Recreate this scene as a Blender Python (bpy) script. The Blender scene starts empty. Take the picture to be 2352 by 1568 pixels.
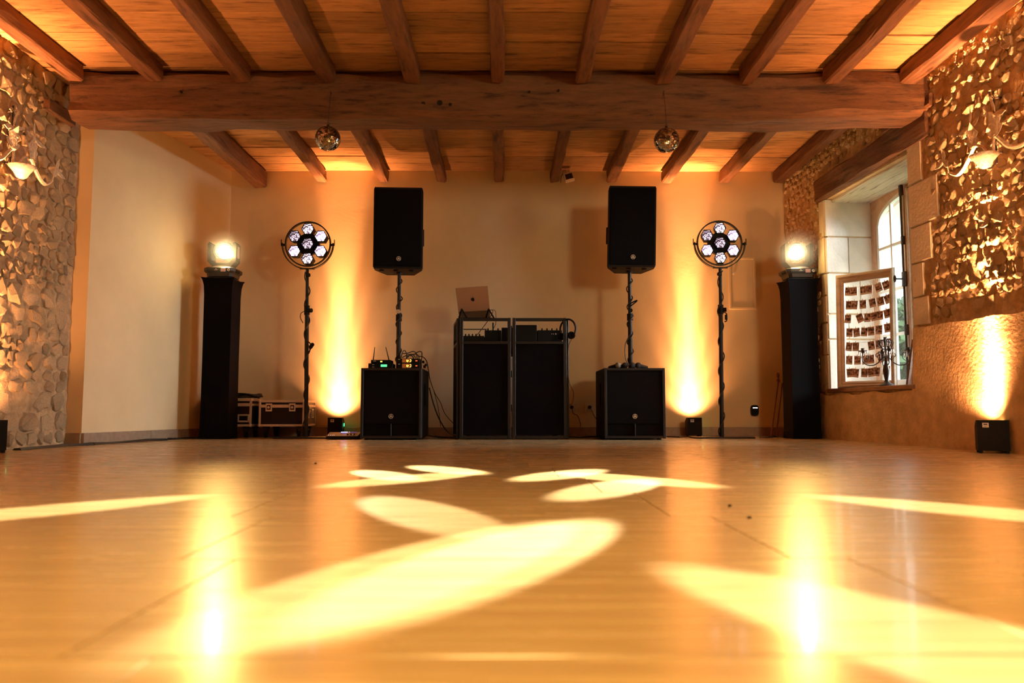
import bpy, bmesh, math, random
from mathutils import Vector, Matrix, noise
random.seed(7)
R = random.Random(11)
D2R = math.pi/180
sc = bpy.context.scene
COL = sc.collection

# ------------------------------------------------------------------ camera
FPX = 1850.0
PITCH = math.atan(156/FPX); YAW = 16/FPX; CH = .265
cam = bpy.data.cameras.new('camera'); cam.sensor_width = 36; cam.lens = FPX/2352*36
cam.clip_start = .02; cam.clip_end = 200
co = bpy.data.objects.new('camera', cam); COL.objects.link(co)
co.location = (0, 0, CH); co.rotation_euler = (math.pi/2+PITCH, 0, -YAW)
cam.dof.use_dof = True; cam.dof.focus_distance = 7.2; cam.dof.aperture_fstop = 2.6
sc.camera = co
# ------------------------------------------------------------------ colour management, world
sc.view_settings.view_transform = 'Standard'; sc.view_settings.look = 'None'
sc.view_settings.gamma = 1; sc.view_settings.use_curve_mapping = False
sc.view_settings.exposure = 0.22
sc.cycles.use_denoising = True
sc.cycles.max_bounces = 8; sc.cycles.diffuse_bounces = 5; sc.cycles.glossy_bounces = 4
sc.cycles.transparent_max_bounces = 8; sc.cycles.volume_bounces = 1
sc.cycles.sample_clamp_indirect = 6; sc.cycles.caustics_reflective = False; sc.cycles.caustics_refractive = False
w = bpy.data.worlds.new('world'); sc.world = w; w.use_nodes = True
w.node_tree.nodes['Background'].inputs[0].default_value = (.80, .90, 1.0, 1)
w.node_tree.nodes['Background'].inputs[1].default_value = 3.6

AMBER = (1.0, .415, .155)
YEL = (1.0, .84, .55)
def lamp(kind, loc, target, power, color, name, **kw):
    l = bpy.data.lights.new(name, kind); l.energy = power; l.color = color
    for k, v in kw.items(): setattr(l, k, v)
    o = bpy.data.objects.new(name, l); COL.objects.link(o); o.location = loc
    if target is not None:
        o.rotation_euler = (Vector(target)-Vector(loc)).to_track_quat('-Z', 'Y').to_euler()
    return o
# daylight: the window in view, and the second window of the same wall nearer the camera
lamp('AREA', (9.0, 6.2, 2.6), (2.8, 6.75, 1.15), 2600, (.95, .93, 1.0), 'daylight', shape='RECTANGLE', size=3.0, size_y=3.0)
lamp('AREA', (3.05, .6, 2.05), (0.3, 8.0, 1.3), 58, (1.0, .84, .50), 'daylight', shape='RECTANGLE', size=.55, size_y=.6)
lamp('SPOT', (0, .2, 2.45), (0, .7, 0), 350, (1.0, .60, .18), 'floor_fill', spot_size=118*D2R, spot_blend=1., shadow_soft_size=.25)  # unseen overhead fill, added to brighten the floor

# ------------------------------------------------------------------ helpers
def new_mat(name):
    m = bpy.data.materials.new(name); m.use_nodes = True
    nt = m.node_tree; return m, nt, nt.nodes['Principled BSDF']
def lk(nt, a, b): nt.links.new(a, b)
def simple(name, col, rough=.5, metal=0., spec=.5, bump=0., bscale=80., var=0.):
    m, nt, b = new_mat(name)
    b.inputs['Base Color'].default_value = (*col, 1); b.inputs['Roughness'].default_value = rough
    b.inputs['Metallic'].default_value = metal; b.inputs['Specular IOR Level'].default_value = spec
    tc = nt.nodes.new('ShaderNodeTexCoord'); n = nt.nodes.new('ShaderNodeTexNoise')
    n.inputs['Scale'].default_value = bscale; n.inputs['Detail'].default_value = 4
    lk(nt, tc.outputs['Object'], n.inputs['Vector'])
    if var > 0:
        r = nt.nodes.new('ShaderNodeValToRGB')
        r.color_ramp.elements[0].position = .3; r.color_ramp.elements[1].position = .7
        r.color_ramp.elements[0].color = (*[c*(1-var) for c in col], 1)
        r.color_ramp.elements[1].color = (*[min(1, c*(1+var)) for c in col], 1)
        lk(nt, n.outputs['Fac'], r.inputs[0]); lk(nt, r.outputs[0], b.inputs['Base Color'])
    if bump > 0:
        bp = nt.nodes.new('ShaderNodeBump'); bp.inputs['Strength'].default_value = bump; bp.inputs['Distance'].default_value = .01
        lk(nt, n.outputs['Fac'], bp.inputs['Height']); lk(nt, bp.outputs[0], b.inputs['Normal'])
    return m
def emis(name, col, s, rough=.4):
    m, nt, b = new_mat(name)
    b.inputs['Base Color'].default_value = (*[c*.3 for c in col], 1); b.inputs['Roughness'].default_value = rough
    b.inputs['Emission Color'].default_value = (*col, 1); b.inputs['Emission Strength'].default_value = s
    return m
def wood(name, dark, light, scale=(1.2, 9, 9), rough=.65, bump=.35, spread=.25, blotch=True):
    m, nt, b = new_mat(name); N = nt.nodes.new
    tc = N('ShaderNodeTexCoord'); oi = N('ShaderNodeObjectInfo'); mp = N('ShaderNodeMapping')
    add = N('ShaderNodeVectorMath'); add.operation = 'ADD'
    mul = N('ShaderNodeMath'); mul.operation = 'MULTIPLY'; mul.inputs[1].default_value = 37.
    lk(nt, oi.outputs['Random'], mul.inputs[0]); cb = N('ShaderNodeCombineXYZ')
    for i in range(3): lk(nt, mul.outputs[0], cb.inputs[i])
    lk(nt, tc.outputs['Object'], add.inputs[0]); lk(nt, cb.outputs[0], add.inputs[1])
    lk(nt, add.outputs[0], mp.inputs['Vector']); mp.inputs['Scale'].default_value = scale
    n1 = N('ShaderNodeTexNoise'); n1.inputs['Scale'].default_value = 3.2; n1.inputs['Detail'].default_value = 10; n1.inputs['Roughness'].default_value = .74
    n1.inputs['Distortion'].default_value = .25
    lk(nt, mp.outputs[0], n1.inputs['Vector'])
    r = N('ShaderNodeValToRGB'); e = r.color_ramp.elements
    e[0].position = .34; e[0].color = (*dark, 1); e[1].position = .62; e[1].color = (*light, 1)
    mid = r.color_ramp.elements.new(.45); mid.color = (*[(d*.4+l*.6) for d, l in zip(dark, light)], 1)
    lk(nt, n1.outputs['Fac'], r.inputs[0])
    # dark knots and weathering
    n2 = N('ShaderNodeTexNoise'); n2.inputs['Scale'].default_value = 2.0; n2.inputs['Detail'].default_value = 8
    lk(nt, mp.outputs[0], n2.inputs['Vector'])
    r2 = N('ShaderNodeValToRGB'); r2.color_ramp.elements[0].position = .30; r2.color_ramp.elements[0].color = (.25, .2, .17, 1)
    r2.color_ramp.elements[1].position = .42; r2.color_ramp.elements[1].color = (1, 1, 1, 1)
    lk(nt, n2.outputs['Fac'], r2.inputs[0])
    mx = N('ShaderNodeMix'); mx.data_type = 'RGBA'; mx.blend_type = 'MULTIPLY'; mx.inputs['Factor'].default_value = .75 if blotch else .25
    lk(nt, r.outputs[0], mx.inputs[6]); lk(nt, r2.outputs[0], mx.inputs[7])
    hs = N('ShaderNodeHueSaturation'); mr = N('ShaderNodeMapRange')
    mr.inputs['To Min'].default_value = 1-spread; mr.inputs['To Max'].default_value = 1+spread
    lk(nt, oi.outputs['Random'], mr.inputs['Value']); lk(nt, mr.outputs[0], hs.inputs['Value'])
    lk(nt, mx.outputs[2], hs.inputs['Color']); lk(nt, hs.outputs[0], b.inputs['Base Color'])
    b.inputs['Roughness'].default_value = rough
    bp = N('ShaderNodeBump'); bp.inputs['Strength'].default_value = bump; bp.inputs['Distance'].default_value = .008
    lk(nt, n1.outputs['Fac'], bp.inputs['Height']); lk(nt, bp.outputs[0], b.inputs['Normal'])
    return m

def camray(px, py):
    cp, sp, cy, sy = math.cos(PITCH), math.sin(PITCH), math.cos(YAW), math.sin(YAW)
    f = Vector((sy*cp, cy*cp, sp)); r = Vector((cy, -sy, 0)); u = Vector((-sy*sp, -cy*sp, cp))
    return f+r*((px-1176)/FPX)+u*((784-py)/FPX)
def at(px, py, Y):                       # the point at depth Y seen at that place of the photograph
    d = camray(px, py); t = Y/d.y; return Vector((d.x*t, Y, CH+d.z*t))
def flr(px, py, Z=0.):
    d = camray(px, py); t = (Z-CH)/d.z; return Vector((d.x*t, d.y*t, Z))

class MB:
    """collects geometry; build() links it as one mesh object"""
    def __init__(s): s.bm = bmesh.new(); s.mi = 0; s.smooth = False
    def _new(s, n0):
        s.bm.faces.ensure_lookup_table()
        for f in s.bm.faces[n0:]: f.material_index = s.mi; f.smooth = s.smooth
    def box(s, c, d, bev=0., rot=None, seg=1):
        n0 = len(s.bm.faces); tb = bmesh.new()
        bmesh.ops.create_cube(tb, size=1, matrix=Matrix.Diagonal((*d, 1)))
        if bev > 0: bmesh.ops.bevel(tb, geom=tb.edges[:], offset=bev, segments=seg, affect='EDGES', clamp_overlap=True)
        m = Matrix.Translation(c)
        if rot is not None: m = m @ rot.to_4x4()
        tb.transform(m); s._merge(tb); s._new(n0); return s
    def _merge(s, tb):
        me = bpy.data.meshes.new('tmp'); tb.to_mesh(me); tb.free(); s.bm.from_mesh(me); bpy.data.meshes.remove(me)
    def ring_loft(s, rings, cap=True, closed=False):
        n0 = len(s.bm.faces)
        vs = [[s.bm.verts.new(p) for p in r] for r in rings]; n = len(vs[0])
        rng = range(len(vs)) if closed else range(len(vs)-1)
        for i in rng:
            a, b = vs[i], vs[(i+1) % len(vs)]
            for j in range(n):
                try: s.bm.faces.new((a[j], a[(j+1) % n], b[(j+1) % n], b[j]))
                except ValueError: pass
        if cap and not closed:
            for r in (vs[0][::-1], vs[-1]):
                try: f = s.bm.faces.new(r)
                except ValueError: pass
        s._new(n0); return s
    def cyl(s, p0, p1, r0, r1=None, n=16, cap=True):
        r1 = r0 if r1 is None else r1
        p0, p1 = Vector(p0), Vector(p1); d = (p1-p0).normalized(); q = d.to_track_quat('Z', 'Y').to_matrix()
        rr = []
        for p, r in ((p0, r0), (p1, r1)):
            rr.append([p+q @ Vector((r*math.cos(2*math.pi*k/n), r*math.sin(2*math.pi*k/n), 0)) for k in range(n)])
        return s.ring_loft(rr, cap)
    def tube(s, pts, r, n=6, sub=5, closed=False, cap=True):
        pts = [Vector(p) for p in pts]
        if sub > 1:
            o = []; m = len(pts)
            rng = m if closed else m-1
            for i in range(rng):
                p0 = pts[(i-1) % m] if (closed or i > 0) else pts[0]; p1 = pts[i]; p2 = pts[(i+1) % m]
                p3 = pts[(i+2) % m] if (closed or i+2 < m) else pts[-1]
                for k in range(sub):
                    t = k/sub
                    o.append(.5*((2*p1)+(-p0+p2)*t+(2*p0-5*p1+4*p2-p3)*t*t+(-p0+3*p1-3*p2+p3)*t**3))
            if not closed: o.append(pts[-1])
            pts = o
        m = len(pts); rings = []; up = None
        for i, p in enumerate(pts):
            a = pts[(i-1) % m] if (closed or i > 0) else p; b = pts[(i+1) % m] if (closed or i < m-1) else p
            t = (b-a)
            if t.length < 1e-9: t = Vector((0, 0, 1))
            t.normalize()
            if up is None: up = t.orthogonal().normalized()
            up = (up-t*up.dot(t))
            if up.length < 1e-6: up = t.orthogonal()
            up.normalize(); sd = t.cross(up)
            rr = r[min(i*len(r)//m, len(r)-1)] if isinstance(r, (list, tuple)) else r
            rings.append([p+up*(rr*math.cos(2*math.pi*k/n))+sd*(rr*math.sin(2*math.pi*k/n)) for k in range(n)])
        return s.ring_loft(rings, cap, closed)
    def lathe(s, prof, n=24, c=(0, 0, 0), rot=None):      # profile of (radius, height)
        c = Vector(c); q = rot if rot is not None else Matrix.Identity(3)
        rr = [[c+q @ Vector((max(r, 1e-4)*math.cos(2*math.pi*k/n), max(r, 1e-4)*math.sin(2*math.pi*k/n), z)) for k in range(n)] for r, z in prof]
        return s.ring_loft(rr, True)
    def prism(s, poly, thick, m=None):                    # polygon in local xz, extruded along +y
        m = m or Matrix.Identity(4)
        return s.ring_loft([[m @ Vector((x, 0, z)) for x, z in poly], [m @ Vector((x, thick, z)) for x, z in poly]])
    def sphere(s, c, r, u=16, v=10, sc_=(1, 1, 1)):
        n0 = len(s.bm.faces); tb = bmesh.new(); bmesh.ops.create_uvsphere(tb, u_segments=u, v_segments=v, radius=r)
        tb.transform(Matrix.Translation(c) @ Matrix.Diagonal((*sc_, 1))); s._merge(tb); s._new(n0); return s
    def torus(s, c, Rr, r, n=40, m=8, axis='Y', a0=0., a1=2*math.pi, sq=None):
        c = Vector(c); full = abs(a1-a0-2*math.pi) < 1e-6; rings = []
        cnt = n if full else n+1
        for i in range(cnt):
            a = a0+(a1-a0)*i/n; e = Vector((math.cos(a), 0, math.sin(a))) if axis == 'Y' else Vector((math.cos(a), math.sin(a), 0))
            z = Vector((0, 1, 0)) if axis == 'Y' else Vector((0, 0, 1))
            if sq:
                rad, dep = sq
                q = [e*(Rr-rad)-z*dep, e*(Rr+rad)-z*dep, e*(Rr+rad)+z*dep, e*(Rr-rad)+z*dep]
                rings.append([c+k for k in q])
            else:
                rings.append([c+e*(Rr+r*math.cos(2*math.pi*k/m))+z*(r*math.sin(2*math.pi*k/m)) for k in range(m)])
        return s.ring_loft(rings, not full, full)
    def build(s, name, mats, parent=None, loc=(0, 0, 0), normals=True):
        if normals: bmesh.ops.recalc_face_normals(s.bm, faces=s.bm.faces[:])
        me = bpy.data.meshes.new(name); s.bm.to_mesh(me); s.bm.free()
        for m in (mats if isinstance(mats, (list, tuple)) else [mats]): me.materials.append(m)
        o = bpy.data.objects.new(name, me); COL.objects.link(o); o.location = loc
        if parent is not None: o.parent = parent
        return o
def tag(o, label, cat, group=None, kind=None):
    o['label'] = label
    if cat: o['category'] = cat
    if group: o['group'] = group
    if kind: o['kind'] = kind
    return o
def thing(name, loc, label, cat, rz=0., group=None):
    o = bpy.data.objects.new(name, None); COL.objects.link(o); o.location = loc; o.rotation_euler = (0, 0, rz)
    o.empty_display_size = .05
    return tag(o, label, cat, group)
def structure(o): o['kind'] = 'structure'; return o
def copy_tree(o, parent=None):
    c = o.copy(); COL.objects.link(c); c.parent = parent
    for ch in list(o.children): copy_tree(ch, c)
    return c
def RZ(a): return Matrix.Rotation(a, 3, 'Z')
def RX(a): return Matrix.Rotation(a, 3, 'X')
def RY(a): return Matrix.Rotation(a, 3, 'Y')

# ------------------------------------------------------------------ materials
def plaster_mat(name, col, scale=6., var=.08, bump=.12):
    m, nt, b = new_mat(name); N = nt.nodes.new
    tc = N('ShaderNodeTexCoord'); n = N('ShaderNodeTexNoise'); n.inputs['Scale'].default_value = scale; n.inputs['Detail'].default_value = 8
    n.inputs['Roughness'].default_value = .6
    lk(nt, tc.outputs['Object'], n.inputs['Vector'])
    r = N('ShaderNodeValToRGB'); r.color_ramp.elements[0].position = .3; r.color_ramp.elements[1].position = .7
    r.color_ramp.elements[0].color = (*[c*(1-var) for c in col], 1); r.color_ramp.elements[1].color = (*[min(1, c*(1+var)) for c in col], 1)
    lk(nt, n.outputs['Fac'], r.inputs[0]); lk(nt, r.outputs[0], b.inputs['Base Color'])
    b.inputs['Roughness'].default_value = .85; b.inputs['Specular IOR Level'].default_value = .2
    n2 = N('ShaderNodeTexNoise'); n2.inputs['Scale'].default_value = 45; n2.inputs['Detail'].default_value = 6
    lk(nt, tc.outputs['Object'], n2.inputs['Vector'])
    bp = N('ShaderNodeBump'); bp.inputs['Strength'].default_value = bump; bp.inputs['Distance'].default_value = .01
    lk(nt, n2.outputs['Fac'], bp.inputs['Height']); lk(nt, bp.outputs[0], b.inputs['Normal'])
    return m
M_plaster = plaster_mat('smooth_plaster', (.71, .55, .325), 3., .05, .05)
M_rough = plaster_mat('lime_render', (.62, .44, .25), 9., .22, .5)
M_mortar = plaster_mat('lime_mortar', (.47, .32, .175), 16., .32, .9)
M_base = simple('baseboard_tile', (.30, .21, .14), .4, bscale=25, var=.15)
M_plank = wood('ceiling_plank_wood', (.23, .10, .030), (.52, .27, .10), (1.3, 9, 9), .7, .35, .2)
M_joist = wood('joist_wood', (.06, .023, .008), (.19, .075, .027), (9, 1.2, 9), .75, .5, .22)
M_beam = wood('old_beam_wood', (.045, .018, .007), (.18, .078, .030), (1.2, 8, 8), .8, .9, .05)
M_white_wood = wood('weathered_pale_wood', (.36, .30, .23), (.66, .60, .50), (1.5, 16, 16), .8, .6, .05)
M_pine = wood('pale_frame_wood', (.52, .38, .26), (.68, .53, .38), (1.5, 1.5, 6), .55, .1, .05, blotch=False)
M_winwood = wood('window_frame_wood', (.46, .27, .17), (.62, .40, .26), (4, 4, 4), .5, .08, .03, blotch=False)
M_winwhite = simple('white_sash_paint', (.72, .72, .68), .45)
M_sill = wood('sill_board_wood', (.11, .045, .025), (.24, .11, .06), (2, 12, 12), .5, .3, .05)
M_black = simple('black_plastic', (.005, .004, .003), .6, spec=.15, bump=.1, bscale=300)
M_cab = simple('textured_black_cabinet', (.006, .005, .004), .7, spec=.2, bump=.3, bscale=260)
M_cabedge = simple('black_cabinet_edge', (.014, .011, .009), .6, spec=.25)
M_grille = simple('black_speaker_grille', (.003, .002, .002), .9, spec=.1, bump=.5, bscale=420)
M_metal = simple('black_metal_tube', (.007, .0055, .004), .5, 0., .3)
M_alu = simple('aluminium_profile', (.62, .50, .42), .4, .25, var=.1, bscale=12)
M_chrome = simple('steel_fitting', (.72, .62, .54), .3, .5)
M_caseply = simple('black_laminate', (.010, .006, .007), .6, spec=.2, bump=.1, bscale=200)
M_lycra = simple('black_stretch_fabric', (.003, .0025, .0035), .9, spec=.08, bump=.2, bscale=500)
M_silver = simple('silver_laptop_shell', (.34, .19, .10), .45, .3)
M_logo = simple('pale_logo_metal', (.75, .62, .45), .35, .5)
M_cable = simple('black_cable', (.012, .010, .009), .5)
M_iron = simple('painted_iron', (.62, .50, .36), .55, .2, var=.25, bscale=60, bump=.3)
M_darkiron = simple('dark_wrought_iron', (.05, .035, .028), .5, .5)
M_label = simple('pale_sticker', (.72, .62, .52), .5)
M_ink = simple('dark_ink', (.05, .03, .03), .6)
M_sockets = simple('white_socket_plastic', (.66, .56, .46), .4)
M_lampwhite = simple('pale_lamp_housing', (.55, .42, .30), .45)
M_standshadow = simple('reddish_shadow_bar', (.14, .04, .02), .5)  # dark tone for the bars that stand for a cast shadow
M_grout = simple('tile_grout', (.34, .25, .16), .8, var=.2, bscale=40)

def floor_mat():
    m, nt, b = new_mat('wood_look_tile'); N = nt.nodes.new
    tc = N('ShaderNodeTexCoord'); oi = N('ShaderNodeObjectInfo'); mp = N('ShaderNodeMapping'); add = N('ShaderNodeVectorMath')
    mul = N('ShaderNodeMath'); mul.operation = 'MULTIPLY'; mul.inputs[1].default_value = 53.
    cb = N('ShaderNodeCombineXYZ'); lk(nt, oi.outputs['Random'], mul.inputs[0])
    for i in range(3): lk(nt, mul.outputs[0], cb.inputs[i])
    lk(nt, tc.outputs['Object'], add.inputs[0]); lk(nt, cb.outputs[0], add.inputs[1]); lk(nt, add.outputs[0], mp.inputs['Vector'])
    mp.inputs['Scale'].default_value = (1.2, 14, 1)
    n = N('ShaderNodeTexNoise'); n.inputs['Scale'].default_value = 2.4; n.inputs['Detail'].default_value = 7; n.inputs['Distortion'].default_value = .4
    lk(nt, mp.outputs[0], n.inputs['Vector'])
    r = N('ShaderNodeValToRGB'); r.color_ramp.elements[0].position = .28; r.color_ramp.elements[1].position = .72
    r.color_ramp.elements[0].color = (.41, .28, .13, 1); r.color_ramp.elements[1].color = (.55, .40, .205, 1)
    lk(nt, n.outputs['Fac'], r.inputs[0])
    hs = N('ShaderNodeHueSaturation'); mr = N('ShaderNodeMapRange'); mr.inputs['To Min'].default_value = .93; mr.inputs['To Max'].default_value = 1.07
    lk(nt, oi.outputs['Random'], mr.inputs['Value']); lk(nt, mr.outputs[0], hs.inputs['Value']); lk(nt, r.outputs[0], hs.inputs['Color'])
    lk(nt, hs.outputs[0], b.inputs['Base Color'])
    rr = N('ShaderNodeMapRange'); rr.inputs['To Min'].default_value = .22; rr.inputs['To Max'].default_value = .31
    lk(nt, n.outputs['Fac'], rr.inputs['Value']); lk(nt, rr.outputs[0], b.inputs['Roughness'])
    b.inputs['Specular IOR Level'].default_value = .5
    b.inputs['Coat Weight'].default_value = .14; b.inputs['Coat Roughness'].default_value = .07
    return m
M_tile = floor_mat()
def stone_mat():
    m, nt, b = new_mat('limestone_rubble'); N = nt.nodes.new
    tc = N('ShaderNodeTexCoord'); oi = N('ShaderNodeObjectInfo')
    n = N('ShaderNodeTexNoise'); n.inputs['Scale'].default_value = 28; n.inputs['Detail'].default_value = 7
    lk(nt, tc.outputs['Object'], n.inputs['Vector'])
    r = N('ShaderNodeValToRGB'); r.color_ramp.elements[0].position = .32; r.color_ramp.elements[1].position = .6
    r.color_ramp.elements[0].color = (.47, .31, .155, 1); r.color_ramp.elements[1].color = (.74, .56, .345, 1)
    lk(nt, n.outputs['Fac'], r.inputs[0])
    hs = N('ShaderNodeHueSaturation'); mr = N('ShaderNodeMapRange'); mr.inputs['To Min'].default_value = .80; mr.inputs['To Max'].default_value = 1.12
    lk(nt, oi.outputs['Random'], mr.inputs['Value']); lk(nt, mr.outputs[0], hs.inputs['Value']); lk(nt, r.outputs[0], hs.inputs['Color'])
    lk(nt, hs.outputs[0], b.inputs['Base Color']); b.inputs['Roughness'].default_value = .9; b.inputs['Specular IOR Level'].default_value = .2
    n2 = N('ShaderNodeTexNoise'); n2.inputs['Scale'].default_value = 60; n2.inputs['Detail'].default_value = 5
    lk(nt, tc.outputs['Object'], n2.inputs['Vector'])
    bp = N('ShaderNodeBump'); bp.inputs['Strength'].default_value = .9; bp.inputs['Distance'].default_value = .012
    lk(nt, n2.outputs['Fac'], bp.inputs['Height']); lk(nt, bp.outputs[0], b.inputs['Normal'])
    return m
M_stone = stone_mat()
M_ashlar = plaster_mat('dressed_limestone', (.66, .56, .42), 7., .12, .35)
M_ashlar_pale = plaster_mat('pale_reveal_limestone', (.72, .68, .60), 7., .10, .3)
def glass_mat():
    m = bpy.data.materials.new('window_glass'); m.use_nodes = True; nt = m.node_tree; nt.nodes.clear(); N = nt.nodes.new
    o = N('ShaderNodeOutputMaterial'); mx = N('ShaderNodeMixShader'); t = N('ShaderNodeBsdfTransparent'); g = N('ShaderNodeBsdfGlossy')
    t.inputs[0].default_value = (.92, .97, .95, 1); g.inputs['Roughness'].default_value = .02; mx.inputs[0].default_value = .08
    lk(nt, t.outputs[0], mx.inputs[1]); lk(nt, g.outputs[0], mx.inputs[2]); lk(nt, mx.outputs[0], o.inputs[0]); return m
M_glass = glass_mat()
def lens_mat(name, lo, hi, col=(1, .9, .82)):
    # honeycomb of lamp cells behind a lens
    m, nt, b = new_mat(name); N = nt.nodes.new
    tc = N('ShaderNodeTexCoord'); v = N('ShaderNodeTexVoronoi'); v.inputs['Scale'].default_value = 95
    lk(nt, tc.outputs['Object'], v.inputs['Vector'])
    r = N('ShaderNodeValToRGB'); e = r.color_ramp.elements
    e[0].position = .25; e[0].color = (hi, hi*col[1], hi*col[2], 1); e[1].position = .62; e[1].color = (lo*.8, lo*.5, lo, 1)
    lk(nt, v.outputs['Distance'], r.inputs[0])
    n = N('ShaderNodeTexNoise'); n.inputs['Scale'].default_value = 22; lk(nt, tc.outputs['Object'], n.inputs['Vector'])
    mr = N('ShaderNodeMapRange'); mr.inputs['From Min'].default_value = .35; mr.inputs['From Max'].default_value = .65; mr.inputs['To Min'].default_value = .25; mr.inputs['To Max'].default_value = 1.5
    lk(nt, n.outputs['Fac'], mr.inputs['Value'])
    b.inputs['Base Color'].default_value = (.05, .04, .06, 1); b.inputs['Roughness'].default_value = .15
    lk(nt, r.outputs[0], b.inputs['Emission Color']); lk(nt, mr.outputs[0], b.inputs['Emission Strength'])
    return m

# ------------------------------------------------------------------ room
ROOM_F, ROOM_B, ZC = -3.0, 8.1, 2.69
def wx(Y): return 3.40-.064*Y           # the right wall's line
LX = -3.31
UX = Vector((.064, -1, 0)).normalized()
RW_ANG = math.atan2(-1, .064)
def rw(u, n, z):                        # right wall: along, outward, up -> world
    p = Vector((wx(8.1), 8.1, 0))+UX*u+Vector((1, .064, 0)).normalized()*n; p.z = z; return p

# floor: grout bed and tiles
b = MB(); b.box((.1, 2.55, -.054), (7.6, 11.6, .1)); fl = structure(b.build('floor', M_grout)); fl['label'] = 'floor of large wood-look tiles'
ROW, LEN = .57, 1.09
def tile_span(Y0, Y1):
    xl = LX if Y1 < 6.2 else -3.2+(Y0-6.12)*.19-.01
    return (xl+.005 if Y1 < 6.2 else max(-3.2, -3.19+(Y0-6.12)*.187)), wx(Y1)-.01
for i in range(-7, 12):
    Y0 = 1.4625+i*ROW+.0015; Y1 = Y0+ROW-.003; Y1 = min(Y1, 8.095)
    if Y0 > 8.0 or Y1 < ROOM_F: continue
    Y0 = max(Y0, ROOM_F)
    x0, x1 = tile_span(Y0, Y1)
    j0 = (-.578-.1*i) % LEN
    xs = [x0]; x = -5*LEN+j0
    while x < x1-.04:
        if x > x0+.04: xs.append(x)
        x += LEN
    xs.append(x1)
    for a, c in zip(xs[:-1], xs[1:]):
        t = MB(); t.box((0, 0, 0), (c-a-.003, Y1-Y0, .006), .0008)
        t.build('tile', M_tile, fl, ((a+c)/2, (Y0+Y1)/2, -.003))

# ceiling: boards and joists
b = MB(); b.box((.1, 2.55, 2.79), (7.6, 11.6, .1)); ce = structure(b.build('ceiling', simple('gap_shade_backing', (.02, .008, .003), .9))); ce['label'] = 'boarded ceiling carried by joists'  # near-black slab colour puts shade into the gaps between the boards
jx = [-3.04, -2.48, -1.86, -1.26, -.665, -.06, .55, 1.13, 1.72, 2.32, 2.88]
y = ROOM_F; PR = random.Random(5)
marks = [4.78, 5.06, 5.18, 5.35, 5.6, 5.86, 6.15, 6.48, 6.8, 7.07, 7.36, 7.61, 7.84, 8.1]
ys = []
while y < 4.4: ys.append(y); y += PR.uniform(.22, .3)
ys += [4.5]+marks
for Y0, Y1 in zip(ys[:-1], ys[1:]):
    xl, xr = LX-.02, wx(Y0)+.05
    if Y0 > 6.1: xl = -3.22+(Y0-6.12)*.19
    cuts = [xl]+sorted(PR.sample(jx[2:-2], 2))+[xr]
    for a, c in zip(cuts[:-1], cuts[1:]):
        t = MB(); dz = PR.uniform(0, .012)
        t.box((0, 0, 0), (c-a-.004, Y1-Y0-PR.uniform(.007, .012), .03), .003)
        t.build('plank', M_plank, ce, ((a+c)/2, (Y0+Y1)/2, ZC+.0185+dz))
def rough_bar(L, wd, ht, axis, amp, seed, n=14, cs=3, taper=None):
    """hewn timber: a lofted, slightly crooked bar centred on the origin"""
    rings = []; ch = min(wd, ht)*.12
    for i in range(n+1):
        t = -L/2+L*i/n
        base = []
        hw, hh = wd/2, ht/2
        if taper: k = taper(t/L+.5); hw *= k; hh *= k
        pr = [(-hw+ch, -hh), (hw-ch, -hh), (hw, -hh+ch), (hw, 0), (hw, hh-ch), (hw-ch, hh), (-hw+ch, hh), (-hw, hh-ch), (-hw, 0), (-hw, -hh+ch)]
        if cs > 3: pr = [(-hw+ch, -hh), (0, -hh), (hw-ch, -hh), (hw, -hh+ch), (hw, -hh*.3), (hw, hh*.35), (hw, hh-ch), (hw-ch, hh), (0, hh), (-hw+ch, hh), (-hw, hh-ch), (-hw, hh*.35), (-hw, -hh*.3), (-hw, -hh+ch)]
        ox = noise.noise(Vector((t*.9, seed*7.3, 0)))*amp*1.2; oz = noise.noise(Vector((t*.9, seed*7.3, 9)))*amp*.6
        for k, (a, c) in enumerate(pr):
            da = noise.noise(Vector((t*3.1, k*1.7, seed*3.1)))*amp; dc = noise.noise(Vector((t*3.1, k*1.7, seed*3.1+50)))*amp
            p = (a+da+ox, c+dc+oz)
            base.append(Vector((p[0], t, p[1])) if axis == 'Y' else Vector((t, p[0], p[1])))
        rings.append(base)
    m = MB(); m.smooth = False; m.ring_loft(rings); return m
JR = random.Random(3)
for k, x in enumerate(jx):              # front bay, out of the beam towards the camera
    wd = JR.uniform(.095, .12)
    rough_bar(8.6, wd, .125, 'Y', .012, k+1, 40).build('joist', M_joist, ce, (x, 5.55-4.3, 2.638))
rearx = [-2.50, -1.87, -1.24, -.65, -.06, .51, 1.085, 1.66, 2.24, 2.80]
for k, x in enumerate(rearx):
    rough_bar(2.4, .125 if k == 0 else JR.uniform(.085, .105), .17 if k == 0 else .12, 'Y', .012, k+31, 14).build('joist', M_joist, ce, (x, 5.75+1.2-.08, 2.60 if k == 0 else 2.638))

# main beam
bm_ = rough_bar(6.13, .33, .335, 'X', .022, 77, 90, cs=4)
beam = structure(bm_.build('main_beam', M_beam, None, (-.035, 5.745, 2.512))); beam['label'] = 'thick hewn oak beam crossing the room'
beam.rotation_euler = (0, -.004, 0)
bp = MB()
for px, py, rr in ((972, 238, .02), (1010, 236, .026), (1034, 240, .016), (928, 221, .008), (1283, 208, .01), (1216, 211, .008), (416, 208, .012)):
    p = at(px, py, 5.575); bp.cyl(p+Vector((0, -.006, 0)), p+Vector((0, .05, 0)), rr*.8, rr*.5, 9)
bp.build('bolt_hole', simple('dark_hole_plug', (.012, .005, .002), .9), beam)  # near-black tapered plugs standing for the holes
beam.children[0].matrix_parent_inverse = Matrix.Translation((.035, -5.745, -2.512))

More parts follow.
